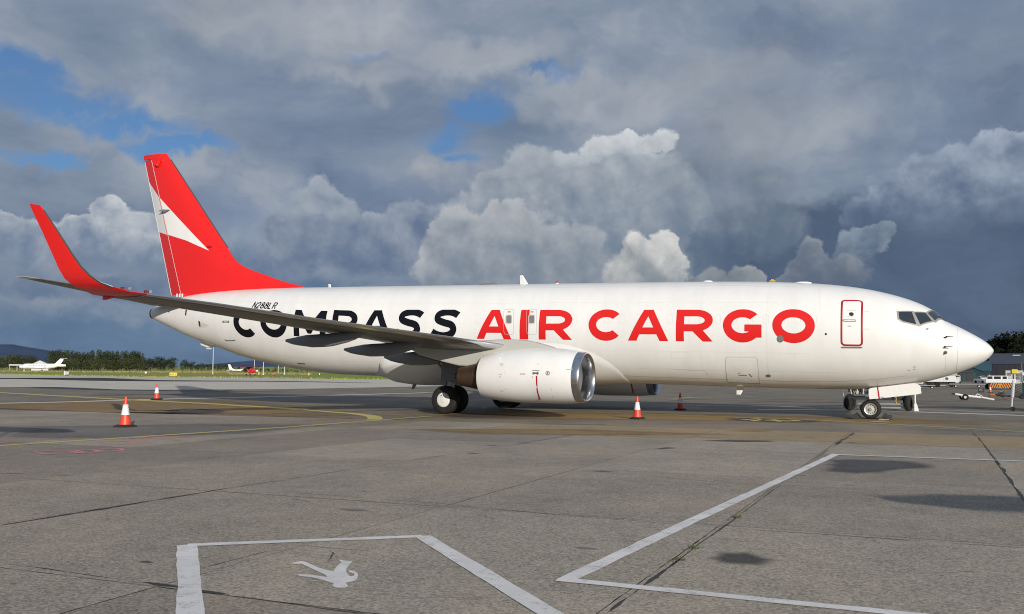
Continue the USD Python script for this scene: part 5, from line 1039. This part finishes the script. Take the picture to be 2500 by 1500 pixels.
m = extrude(sg.Polygon([(20.3*sc_, 3.2), (22.2*sc_, 4.2), (25.2*sc_, 6.6), (27.6*sc_, 6.6), (26.2*sc_, 4.6), (25.2*sc_, 3.3)]), .3, R(90, (1, 0, 0))); m.apply_translation((0, .15, 0)); obj("tail_fin", m, M["white"], t)
obj("tailplane", extrude(sg.Polygon([(25.3*sc_, 0), (28.6*sc_, 3.6), (29.4*sc_, 3.6), (27.8*sc_, 0), (29.4*sc_, -3.6), (28.6*sc_, -3.6)]), .16, T((0, 0, 6.55))), M["white"], t)
obj("wing", extrude(sg.Polygon([(9*sc_, 0), (16.5*sc_, 12), (17.8*sc_, 12), (14.5*sc_, 0), (17.8*sc_, -12), (16.5*sc_, -12)]), .3, T((0, 0, 1.55))), M["white"], t)
for s in (-1, 1): obj("engine", loft([np.stack([np.full(18, x), s*1.95+r*np.cos(a), 3.0+r*np.sin(a)], 1) for x, r in ((17.6, .55), (17.9, .72), (20, .74), (22, .5)) for a in [np.linspace(0, 6.2832, 18, endpoint=False)]]), M["white"], t, smooth=40)
obj("cockpit_window", box(1.2, 1.9, .35, (2.3*sc_, 0, 3.15), bevel=.1), M["jet_glass"], t)
for k in range(12): obj("cabin_window", box(.42, .04, .34, ((6+k*.95)*sc_, -1.345, 2.85)), M["jet_glass"], t)
for xx, yy in ((3.2, 0), (14, -1.8), (14, 1.8)): obj("landing_gear", cat(cyl(.1, (xx*sc_, yy, .4), (xx*sc_, yy, 1.6), 8), put(wheel(.4, .3, .2, 1, 1), xx*sc_, yy, .4)), M["gear"], t)

def light_aircraft():
    p = on_terrain(608, 917.2); D = math.hypot(*(p-CAM)[:2])
    t = thing("light_aircraft", "small red and white high wing propeller plane parked on the grass edge", "airplane", p, 18)
    M["prop_red"] = plain("light_plane_red", (.52, .02, .018), .3, coat=.3); M["prop_dark"] = plain("light_plane_dark_red", (.16, .012, .014), .4)
    ring = lambda x, w, z0, z1: sup(x, w, z0, z1, 20, 3.0)
    obj("cabin", loft([ring(-1.3, .34, .95, 1.7), ring(-.6, .52, .72, 2.05), ring(.4, .56, .62, 2.1), ring(1.1, .54, .62, 1.75), ring(1.8, .46, .72, 1.5), ring(2.05, .36, .8, 1.42)]), M["prop_red"], t, smooth=35)
    obj("tail_boom", loft([ring(-1.3, .33, .95, 1.68), ring(-3.0, .2, 1.1, 1.5), ring(-4.9, .07, 1.2, 1.42)]), M["white"], t, smooth=35)
    m = extrude(sg.Polygon([(-3.3, 1.4), (-4.3, 1.75), (-4.85, 2.75), (-5.45, 2.75), (-5.0, 1.3)]), .09, R(90, (1, 0, 0))); m.apply_translation((0, .045, 0)); obj("tail_fin", m, M["white"], t)
    obj("tailplane", box(.85, 3.4, .09, (-4.75, 0, 1.32), bevel=.03), M["white"], t)
    obj("wing", cat(box(1.45, 10.6, .17, (.15, 0, 2.12), bevel=.06)), M["prop_dark"], t)
    for s in (-1, 1):
        obj("wing_strut", cyl(.04, (.2, s*.55, .8), (.2, s*2.7, 2.05), 6), M["white"], t)
        obj("main_wheel", put(wheel(.2, .15, .1, 1, 1), -.2, s*1.25, .2), M["tyre"], t); obj("wheel_leg", cyl(.035, (-.2, s*.5, .75), (-.2, s*1.2, .22), 6), M["white"], t)
        obj("side_window", box(1.2, .03, .4, (-.1, s*.555, 1.75), bevel=.01), M["jet_glass"], t)
    obj("nose_wheel", put(wheel(.18, .13, .09, 1, 1), 1.5, 0, .18), M["tyre"], t); obj("nose_leg", cyl(.035, (1.5, 0, .2), (1.45, 0, .75), 6), M["white"], t)
    obj("windscreen", loft([ring(.75, .5, 1.62, 2.02), ring(1.15, .46, 1.6, 1.78)]), M["jet_glass"], t)
    obj("nose_band", loft([ring(2.05, .365, .79, 1.43), ring(2.18, .25, .9, 1.3)]), M["white"], t)
    obj("spinner", lathe([(2.15, .13), (2.3, .1), (2.42, .01)], 12).apply_transform(T((0, 0, 1.1))).apply_transform(np.eye(4)), M["white"], t)
    obj("propeller", cat(box(.05, .12, .95, (2.25, 0, 1.57), bevel=.02), box(.05, .12, .95, (2.25, 0, .63), bevel=.02)), M["dark"], t)
light_aircraft()

# ------------------------------------------------------------------ signs, masts and markers on the grass
M["sign_yellow"] = plain("sign_yellow", (.72, .56, .03), .5); M["sign_ink"] = plain("sign_ink", (.10, .08, .01), .6); M["mast_grey"] = plain("mast_grey", (.52, .54, .55), .4, metal=.2); M["pole_white"] = plain("white_paint_metal", (.74, .74, .74), .4)
p = on_terrain(423, 919.5); D = math.hypot(*(p-CAM)[:2]); k = D/2275; fa = math.degrees(math.atan2(p[1]-CAM[1], p[0]-CAM[0]))-90
t = thing("yellow_sign", "small yellow taxiway sign with dark lettering in the grass left of the mast", "sign", p, fa)
obj("sign_board", box(16.5*k, .25, 7.2*k, (0, 0, 5.0*k), bevel=.05), M["sign_yellow"], t)
x0 = -6.6*k
tm = meshkit.text_mesh("EXP 8", 3.6*k, .02, bold=True); tm.apply_transform(R(90, (1, 0, 0))); w = tm.extents[0]; tm.apply_scale((13.4*k/w, 1, 1)); tm.apply_translation((-6.7*k-tm.bounds[0][0], -.13, 3.3*k)); obj("lettering", tm, M["sign_ink"], t, smooth=False)
for s in (-1, 1): obj("sign_leg", box(.1, .1, 1.6*k+.2, (s*5*k, 0, .8*k-.1)), M["dark"], t)
p = on_terrain(158.5, 917.5); k = math.hypot(*(p-CAM)[:2])/2275
t = thing("box_sign", "white and grey box sign standing at the grass edge below the business jet", "sign", p, math.degrees(math.atan2(p[1]-CAM[1], p[0]-CAM[0]))-90+24)
obj("sign_box", box(9*k, 3.0*k, 7.0*k, (3.5*k, 0, 5.5*k), bevel=.04), M["pale_clad"], t); obj("sign_end", box(.12, 3.0*k, 9.0*k, (-1.2*k, 0, 5.5*k)), M["pole_white"], t)
for s in (0, 1): obj("sign_leg", box(.12, .12, 2.2*k, (s*6*k, 0, 1.1*k)), M["dark"], t)
p = on_terrain(356, 913.5); k = math.hypot(*(p-CAM)[:2])/2275
t = thing("marker_box", "small white marker box on the grass left of the yellow sign", "marker", p, 20); obj("marker_body", box(4.2*k, .4, 4.2*k, (0, 0, 3.1*k), bevel=.08), M["pole_white"], t); obj("marker_leg", box(.12, .12, 1.2*k, (0, 0, .6*k)), M["dark"], t)
for (px, base, top, lab, wd) in ((519.5, 914, 796, "tallest thin grey lamp mast, left of the red light aircraft", 1.7), (620.5, 906, 858, "thin grey lamp mast behind the wing of the red light aircraft", 1.7), (642.5, 916, 870, "grey lamp mast just right of the red light aircraft", 2.2), (679, 911, 872, "thin pale mast between the red marker and the brightest mast", 1.3), (694, 915, 878, "pale mast farthest right under the belly of the white jet", 2.0)):
    p = on_terrain(px, base); k = math.hypot(*(p-CAM)[:2])/2275; H = (895-top)*k+1.86-p[2]
    t = thing("lamp_mast", lab, "lamp post", p); obj("mast", cyl(wd*.5*k, (0, 0, 0), (0, 0, H), 10, wd*.32*k), M["mast_grey"], t); obj("mast_foot", cyl(wd*.9*k, (0, 0, 0), (0, 0, .35), 10), M["mast_grey"], t); obj("lamp_head", box(6*k, 1.6*k, .8*k, (0, 0, H), bevel=.04), M["mast_grey"], t)
M["marker_red"] = plain("marker_red", (.55, .10, .05), .6)
for (px, py, h, mt, lab) in ((632, 916, 7, "sign_yellow", "yellow marker by the propeller of the red light aircraft"), (669, 917, 8, "marker_red", "orange red marker right of the grey mast"), (754, 918, 7, "sign_yellow", "small yellow marker under the belly of the white jet"), (780, 917, 5, "mast_grey", "small grey marker right of the yellow one under the belly")):
    p = on_terrain(px, py); k = math.hypot(*(p-CAM)[:2])/2275
    t = thing("edge_marker", lab, "marker", p); obj("marker_body", cyl(1.6*k, (0, 0, .8*k), (0, 0, h*k), 12, 1.2*k), M[mt], t, smooth=40); obj("marker_base", box(4*k, 4*k, .9*k, (0, 0, .4*k), bevel=.03), M["dark"], t)

# ------------------------------------------------------------------ cones
M["cone_red"] = plain("cone_red", (.68, .065, .028), .45, amount=.12, scale=8); M["cone_white"] = plain("cone_sleeve", (.74, .75, .76), .4, amount=.1, scale=9); M["cone_base"] = plain("cone_base", (.025, .025, .026), .8); M["cone_ink"] = plain("cone_ink", (.30, .34, .36), .6)
def cone(label, loc, H, rz):
    t = thing("traffic_cone", label, "traffic cone", loc, rz, "traffic cones round the white jet"); s = H/.92
    b = box(.50*s, .50*s, .05*s, (0, 0, .027*s), bevel=.012); b2 = box(.40*s, .40*s, .03*s, (0, 0, .065*s), bevel=.012); obj("base", cat(b, b2), M["cone_base"], t)
    def rad(z): return np.interp(z, [.07, .92], [.175, .036])*s
    o = lambda m: m
    def zl(ps): m = lathe([(z*s, r) for z, r in ps], 28); m.vertices = m.vertices[:, [1, 2, 0]]; c = m.triangles_center.copy(); c[:, 2] = 0; (m.invert() if (c*m.face_normals).sum() < 0 else None); return m
    obj("cone_body", zl([(.07, rad(.07)+.012), (.10, rad(.1)), (.92, rad(.92)), (.935, .028*s), (.936, .0)]), M["cone_red"], t, smooth=40)
    obj("sleeve", zl([(.375, rad(.375)+.002), (.38, rad(.38)+.006), (.69, rad(.69)+.006), (.695, rad(.695)+.002)]), M["cone_white"], t, smooth=40)
    for z, w, h in ((.60, .09, .05), (.53, .05, .035), (.485, .10, .022), (.44, .10, .022)):
        a = np.linspace(-w/rad(z)*s*.5, w/rad(z)*s*.5, 5)-1.571+.5; r_ = rad(z)+.009
        v = np.vstack([np.stack([r_*np.cos(a), r_*np.sin(a), np.full(5, z*s-h*s/2)], 1), np.stack([(r_-.004)*np.cos(a), (r_-.004)*np.sin(a), np.full(5, z*s+h*s/2)], 1)]); i = np.arange(4)
        obj("print", trimesh.Trimesh(v, np.vstack([np.stack([i, i+1, i+6], 1), np.stack([i, i+6, i+5], 1)]), process=False), M["cone_ink"], t, smooth=False)
    return t
for px, py, top, lab in ((305.5, 1043, 976.5, "nearest and largest red and white cone, at lower left"), (382.5, 976, 940, "smaller red and white cone at left beside the white ground line"), (1556, 1023, 970, "red and white cone in front of the fuselage right of the engine"), (1661, 1001.5, 961, "shaded red and white cone standing in the shadow under the fuselage"), (2418, 959.5, 944, "tiny distant red and white cone below the striped tug")):
    if top < 945 and px > 2000 or px > 2400: p = on_terrain(px, py)
    else: p = on_ground(px, py); p[2] = 0
    D = math.hypot(*(p-CAM)[:2]); cone(lab, p, (py-top)*D/2275, vary(int(px)).uniform(0, 90))

# ------------------------------------------------------------------ chocks and the cart behind the nose gear
M["chock"] = plain("chock_rubber", (.03, .03, .03), .75); M["chock_yellow"] = plain("chock_yellow", (.55, .47, .05), .6)
wx, wy = W(np.array([[NX, -.215, 0]]))[0][:2]+np.array([PIV, 0])
for k, (dx, lab) in enumerate(((-.46, "black wheel chock behind the nose wheel"), (.46, "black wheel chock with yellow end in front of the nose wheel"))):
    t = thing("wheel_chock", lab, "chock", (wx+dx, wy+.2, 0)); s = 1 if dx < 0 else -1
    m = extrude(sg.Polygon([(-.2*s, 0), (-.16*s, .10), (-.02*s, .20), (.10*s, .06), (.14*s, 0)]), .85, R(90, (1, 0, 0))); m.apply_translation((0, .35, 0)); (m.invert() if m.volume < 0 else None); obj("wedge", m, M["chock"], t)
    if dx > 0: obj("painted_end", box(.34, .14, .02, (.0, -.57, .011)), M["chock_yellow"], t)
    obj("rope", tube([(0, -.5, .08), (.12*-s, -.62, .02), (.3*-s, -.5, .015)], .012, 6), M["chock"], t)
t = thing("lone_chock", "small dark block lying on the ground right of the nose wheel", "chock", on_ground(2173, 1020), 20); obj("block", box(.13, .16, .09, (0, 0, .045), bevel=.02), M["chock"], t); obj("rope", tube([(0, 0, .02), (-.2, .05, .012), (-.42, .0, .012)], .012, 6), M["chock"], t)
c0 = on_ground(2146, 1003.5); D = math.hypot(*(c0-CAM)[:2]); kx = D/2275
t = thing("service_cart", "dark framed wheeled service cart standing behind the nose gear", "cart", (c0[0], c0[1], 0), 3)
for a in (-62, 62):
    for yy in (0, 1.3): obj("wheel", wheel(.33, .2, .17).apply_transform(R(72 if a > 0 else 55, (0, 0, 1))).apply_transform(T((a*kx, yy, .33))), M["tyre"], t, smooth=45)
obj("chassis", cat(box(135*kx, .12, .12, (0, .1, .52)), box(135*kx, .12, .12, (0, 1.2, .52)), box(.12, 1.3, .1, (-66*kx, .65, .52)), box(.12, 1.3, .1, (60*kx, .65, .52))), M["dark"], t)
obj("lower_rail", cat(box(100*kx, .06, .06, (5*kx, -.05, .30)), box(100*kx, .06, .06, (5*kx, -.05, .15))), M["gear"], t)
obj("body", box(95*kx, 1.1, .34, (22*kx, .65, .98), bevel=.03), M["gear_white"], t)
obj("valve_block", box(34*kx, .8, .36, (-48*kx, .6, .95), bevel=.03), M["wing_grey"], t)
for k in range(7): obj("hose", tube([(-58*kx+k*.08, .1, .7), (-60*kx+k*.09, .0, 1.0+.05*(k % 3)), (-54*kx+k*.07, .15, 1.25)], .022, 6), M["dark" if k % 3 else "gear_white"], t)
obj("name_plate", box(12*kx, .02, .14, (-47*kx, .18, .78)), plain("cream_plate", (.6, .57, .42), .5), t)
obj("post", box(.05, .05, .75, (76*kx, -.05, .62)), M["pole_white"], t); obj("post_foot", loft([np.array([[-.09, -.09, 0], [.09, -.09, 0], [.09, .09, 0], [-.09, .09, 0]])+[78*kx, -.05, .02], np.array([[-.05, -.05, 0], [.05, -.05, 0], [.05, .05, 0], [-.05, .05, 0]])+[76*kx, -.05, .33]]), M["gear_white"], t, smooth=False)
obj("stand", cat(cyl(.02, (-75*kx, -.05, .1), (-75*kx, -.05, .85), 8), box(.06, .06, .2, (-75*kx, -.05, .5)), box(.08, .08, .1, (-75*kx, -.05, .8))), M["alu"], t)
obj("chain", cat(*[cyl(.022, (36*kx, -.12, .34+j*.07), (36*kx+.015*(-1)**j, -.12, .39+j*.07), 6) for j in range(8)]), M["gold"], t)

# ------------------------------------------------------------------ vehicles and gear at right
M["veh_white"] = plain("vehicle_white", (.72, .72, .71), .35, coat=.3); M["veh_glass"] = plain("vehicle_glass", (.02, .025, .03), .1, coat=.6); M["orange"] = plain("chevron_orange", (.75, .26, .02), .45); M["green"] = plain("cart_green", (.02, .16, .07), .45, amount=.1)
def face_cam(p): return math.degrees(math.atan2(p[1]-CAM[1], p[0]-CAM[0]))-90
p = on_terrain(2443, 951.5); D = math.hypot(*(p-CAM)[:2]); k = D/2275
t = thing("aircraft_tug", "low white aircraft tug with orange and black striped bumper", "tug", p, face_cam(p)+4)
wd = 54*k
obj("body", cat(box(wd*1.08, 3.6, 9*k, (1*k, 1.9, 18*k), bevel=.06)), M["veh_white"], t)
obj("bumper", box(wd*.88, .18, 12*k, (0, -.02, 8.5*k), bevel=.03), M["chock"], t)
for i_ in range(11):
    a = -wd*.42+i_*wd*.084; s = 1 if a < -.01 else -1
    poly = sg.Polygon([(a-.06*s*0, 3.2*k), (a+wd*.042, 3.2*k), (a+wd*.042+s*5*k, 14*k), (a+s*5*k, 14*k)]).intersection(sg.box(-wd*.43, 3*k, wd*.43, 14.2*k))
    if not poly.is_empty and poly.area > 1e-4: m = extrude(poly, .012, R(90, (1, 0, 0))); m.apply_translation((0, -.112, 0)); obj("chevron", m, M["orange"], t)
obj("cab", box(wd*.72, 1.5, 8*k, (-5*k, 1.2, 25.5*k), bevel=.08), M["veh_white"], t)
for dx, w_ in ((-19, 9), (-5, 13), (9, 8)): obj("window", box(w_*k, .05, 5.6*k, (dx*k, .43, 25.4*k), bevel=.02), M["veh_glass"], t)
for s in (-1, 1): obj("wheel", put(wheel(6*k, .35, 3*k, 1, 1), 0, 0, 0).apply_transform(R(0, (0, 0, 1))).apply_transform(T((s*wd*.44, .9, 6*k))), M["tyre"], t)
obj("beacon", cyl(.08, (-20*k, 1.2, 29*k), (-20*k, 1.2, 32*k), 10), M["orange"], t)
p = on_terrain(2399, 936.5); D = math.hypot(*(p-CAM)[:2]); k = D/2275
t = thing("pickup_truck", "white pickup truck parked left of the striped tug", "truck", p, face_cam(p)-62)
obj("body", loft([sup(x, .9, z0, z1, 24, 4) for x, z0, z1 in ((-2.5, .45, 1.0), (-2.4, .4, 1.08), (0.2, .4, 1.1), (1.2, .4, 1.15), (2.3, .42, 1.05), (2.5, .5, .9))]), M["veh_white"], t, smooth=40)
obj("cab", loft([sup(x, .82, 1.0, z1, 24, 4) for x, z1 in ((-1.0, 1.55), (-.7, 1.78), (.4, 1.8), (1.2, 1.15))]), M["veh_white"], t, smooth=40)
obj("windscreen", box(.08, 1.3, .55, (.86, 0, 1.48)).apply_transform(R(0, (0, 1, 0))), M["veh_glass"], t)
for s in (-1, 1):
    obj("side_window", box(1.1, .04, .42, (-.15, s*.80, 1.45), bevel=.01), M["veh_glass"], t)
    for x_ in (-1.6, 1.6): obj("wheel", put(wheel(.38, .24, .2, 1, 1), x_, s*.82, .38), M["tyre"], t, smooth=40)
    obj("headlight", box(.05, .3, .16, (2.46, s*.6, .85)), M["gear_white"], t)
p = on_terrain(2306, 945.5); k = math.hypot(*(p-CAM)[:2])/2275
t = thing("white_box_truck", "white boxed ground truck half hidden under the nose of the white jet", "truck", p, face_cam(p))
obj("box_body", box(64*k, 2.1, 13.5*k, (-9*k, 1.05, 18.0*k), bevel=.03), M["veh_white"], t); obj("chassis", box(62*k, 1.7, 4*k, (-9*k, 1.05, 9*k)), M["chock"], t)
obj("door_seam", box(.03, .02, 12.5*k, (-2*k, -.008, 18*k)), M["seam"], t); obj("emblem", cyl(3.4*k, (5*k, -.02, 18.5*k), (5*k, .01, 18.5*k), 16), M["print"], t)
for dx in (-30, -14, 14): obj("wheel", put(wheel(6.0*k, .3, 3*k, 1, 1), dx*k, .15, 6.0*k), M["tyre"], t, smooth=40)
obj("cab", box(18*k, 2.0, 15*k, (-52*k, 1.05, 14*k), bevel=.08), M["veh_white"], t)
obj("upper_locker", box(28*k, 1.6, 5.2*k, (12*k, 1.9, 27.6*k), bevel=.03), plain("dull_cream", (.40, .40, .30), .5), t)
for n_, (px, py, lab) in enumerate(((2362, 947, "empty flat baggage dolly behind the nose of the white jet"), (2262, 950, "dark flat dolly just right of the nose gear door"))):
    p = on_terrain(px, py); k = math.hypot(*(p-CAM)[:2])/2275
    t = thing("baggage_dolly", lab, "dolly", p, face_cam(p)+3); W2 = 72 if n_ == 0 else 36
    obj("deck", box(W2*k, 1.5, 2*k, (0, .8, 7.5*k), bevel=.02), M["gear"], t); obj("drawbar", cyl(.05, (-W2*.5*k, .8, 5.5*k), (-W2*.75*k, .8, 3.5*k), 8), M["gear_white"], t)
    for dx in (-.32, .32):
        for yy in (.1, 1.5): obj("wheel", put(wheel(3.0*k, .16, 1.5*k, 1, 1), dx*W2*k, yy, 3.0*k), M["tyre"], t, smooth=40)
        obj("hub", cyl(1.6*k, (dx*W2*k, -.0, 3*k), (dx*W2*k, .02, 3*k), 10), M["gear_white"], t)
M["dull_red"] = plain("dull_red", (.22, .05, .04), .6)
p = on_terrain(2357, 977.5); k = math.hypot(*(p-CAM)[:2])/2275
t = thing("tow_bar", "long white aircraft tow bar on two small wheels", "tow bar", p, face_cam(p)-4)
obj("bar", cat(cyl(2.2*k, (-20*k, 0, 13*k), (0, .1, 9.5*k), 10), cyl(2.6*k, (0, .1, 9.5*k), (30*k, .2, 6.5*k), 10), cyl(2.0*k, (30*k, .2, 6.5*k), (56*k, .2, 1.8*k), 10)), M["veh_white"], t, smooth=40)
obj("tow_head", cat(box(6*k, .16, 3*k, (-23*k, 0, 13.5*k), bevel=.02), cyl(1.6*k, (-26*k, -.08, 13.6*k), (-26*k, .08, 13.6*k), 10)), M["dark"], t)
obj("hitch", cat(cyl(1.2*k, (56*k, .2, 1.8*k), (68*k, .2, 2.0*k), 8), box(5*k, .1, 4*k, (80*k, .2, 3*k), bevel=.01), cyl(.8*k, (66*k, .2, 2*k), (78*k, .2, 3*k), 8)), M["dull_red"], t)
obj("handle", cat(cyl(.9*k, (18*k, .1, 8*k), (24*k, .1, 14*k), 8), cyl(.9*k, (24*k, .1, 14*k), (34*k, .1, 8*k), 8)), M["veh_white"], t)
for dx, yy in ((1, -.35), (-7, .6)):
    w_ = obj("wheel", put(wheel(6.8*k, .16, 3.4*k, 1, 1), dx*k, yy, 6.8*k), M["tyre"], t, smooth=40); obj("hub", cyl(2.8*k, (dx*k, yy-.1, 6.8*k), (dx*k, yy-.06, 6.8*k), 12), M["gear_white"], w_)
M["rust"] = plain("rusty_brown", (.13, .075, .03), .7)
p = on_terrain(2477, 937); k = math.hypot(*(p-CAM)[:2])/2275
t = thing("equipment_cabinet", "pair of pale grey cabinets with a yellow box on top near the right edge", "cabinet", p, face_cam(p))
obj("cabinet", box(13*k, 1.6, 28*k, (-10*k, .8, 14*k), bevel=.03), M["pale_clad"], t); obj("cabinet", box(18*k, 1.6, 28*k, (8*k, .9, 14*k), bevel=.03), M["pale_clad"], t); obj("yellow_box", box(11*k, .8, 9*k, (1*k, .1, 26*k), bevel=.03), M["sign_yellow"], t)
for dx, zz in ((-10, 20), (8, 19), (8, 12)): obj("panel_plate", box(8*k, .03, 6*k, (dx*k, -.012, zz*k)), M["seam_dark"], t)
obj("vent_stack", cyl(1.6*k, (14*k, .8, 28*k), (14*k, .8, 44*k), 10), M["rust"], t)
p = on_ground(2470, 1004.5); p[2] = 0; k = math.hypot(*(p-CAM)[:2])/2275
t = thing("ground_power_cart", "green and white towed ground power cart cut off by the right edge", "cart", p, face_cam(p)+2)
obj("jockey_post", cat(cyl(2.0*k, (0, 0, 10*k), (5*k, 0, 66*k), 10), cyl(3.4*k, (2*k, 0, 30*k), (5*k, 0, 60*k), 10)), M["mast_grey"], t); obj("jockey_wheel", put(wheel(5*k, .07, 2.2*k, 1, 1), 3*k, .05, 5*k), M["tyre"], t, smooth=40)
obj("drawbar", cat(cyl(1.6*k, (-28*k, .1, 34*k), (24*k, .1, 30*k), 8), cyl(1.3*k, (-30*k, .1, 36*k), (-14*k, -.1, 30*k), 8), cyl(2.0*k, (-22*k, .1, 34*k), (-17*k, .1, 40*k), 8)), M["dark"], t)
obj("chassis", box(130*k, 1.5, 8*k, (82*k, .8, 30*k), bevel=.02), M["dark"], t); obj("tank", box(110*k, 1.4, 34*k, (79*k, .8, 46*k), bevel=.06), M["green"], t); obj("canopy", box(116*k, 1.4, 22*k, (78*k, .8, 72*k), bevel=.06), M["veh_white"], t)
obj("control_panel", box(5*k, .03, 12*k, (27*k, .09, 71*k)), M["print"], t); obj("axle_wheel", put(wheel(16*k, .22, 8*k, 1, 1), 90*k, .1, 16*k), M["tyre"], t, smooth=40)
for j in range(5): obj("cable", tube([(20*k, .2, (40+5*j)*k), ((6-2*j)*k, .1, (33+4*j)*k), (22*k, .3, (26+3*j)*k)], .7*k, 6), M["chock"], t)

for (px, py, w, h, mt, nm, lab, ct) in ((2396, 958.5, 12, 7, "chock", "equipment_skid", "low black equipment skid left of the tiny cone below the tug", "equipment"), (2428, 971, 22, 6.5, "rust", "low_barrier", "low brown barrier with orange rail lying behind the white tow bar", "barrier"), (2446, 963, 13, 6, "chock", "equipment_skid", "second low black skid below the right half of the striped tug", "equipment")):
    p = on_terrain(px, py); k = math.hypot(*(p-CAM)[:2])/2275; t = thing(nm, lab, ct, p, face_cam(p)+8)
    obj("frame", cat(box(w*k, .5, h*.35*k, (0, .25, h*.2*k), bevel=.01), box(w*.12*k, .4, h*k, (-w*.36*k, .25, h*.5*k), bevel=.01), box(w*.12*k, .4, h*k, (w*.36*k, .25, h*.5*k), bevel=.01)), M[mt], t); obj("rail", cyl(.6*k, (-w*.4*k, .25, h*.95*k), (w*.4*k, .25, h*.8*k), 8), M["gear"] if mt == "chock" else M["orange"], t)
for (px, py, w, h, lab) in ((2278, 944, 17, 22, "white van front half hidden by the nose door of the white jet"), (2333, 938, 12, 16, "small white service van beside the low grey shed")):
    p = on_terrain(px, py); k = math.hypot(*(p-CAM)[:2])/2275; t = thing("service_van", lab, "van", p, face_cam(p)+6)
    obj("body", loft([sup(x*2.4, .95, .35, z1, 20, 5) for x, z1 in ((-1, 2.0), (-.9, 2.1), (.35, 2.1), (.55, 1.35), (1, 1.15))]).apply_transform(R(-100, (0, 0, 1))), M["veh_white"], t, smooth=35)
    obj("windscreen", box(1.5, .1, .6, (0, -1.15, 1.65)), M["veh_glass"], t)
    for s in (-1, 1):
        for yy in (-1.4, 1.5): obj("wheel", wheel(.33, .2, .18).apply_transform(R(90, (0, 0, 1))).apply_transform(T((s*.85, yy, .33))), M["tyre"], t, smooth=40)
# ------------------------------------------------------------------ boarding steps standing behind the camera's field of view (they throw the two shadows at the frame edges)
def steps(label, loc, rz, zr, length):
    t = thing("boarding_steps", label, "boarding steps", loc, rz, "boarding steps at the sides of the apron")
    obj("canopy", extrude(sg.Polygon([(0, -.12), (.9, -.65), (length, -.75), (length, .75), (.9, .6), (0, .12)]), .12, T((0, 0, zr-.06))), M["veh_white"], t)
    for xx in (length*.45, length*.95):
        for yy in (-.6, .6): obj("post", box(.07, .07, zr-.6, (xx, yy, zr/2+.25)), M["mast_grey"], t)
    for j in range(9): obj("tread", box(.32, 1.6, .05, (length*.5+j*.33, 0, zr-2.2-j*.17), bevel=.01), M["gear"], t)
    for yy in (-.9, .9): obj("handrail", tube([(length*.45, yy, zr-1.1), (length*.45+3.0, yy, zr-2.4)], .03, 6), M["mast_grey"], t)
    obj("chassis", box(length*.6, 1.7, .3, (length*.72, 0, .55), bevel=.04), M["veh_white"], t)
    for xx in (length*.5, length*.95):
        for yy in (-.8, .8): obj("wheel", put(wheel(.35, .22, .18, 1, 1), xx, yy, .35), M["tyre"], t, smooth=40)
    return t
steps("white covered boarding steps outside the left edge of the view", (-15.05, -27.7, 0), 180, 4.1, 6.0)
steps("white covered boarding steps outside the right edge of the view", (5.3, -31.3, 0), 8, 3.5, 6.0)
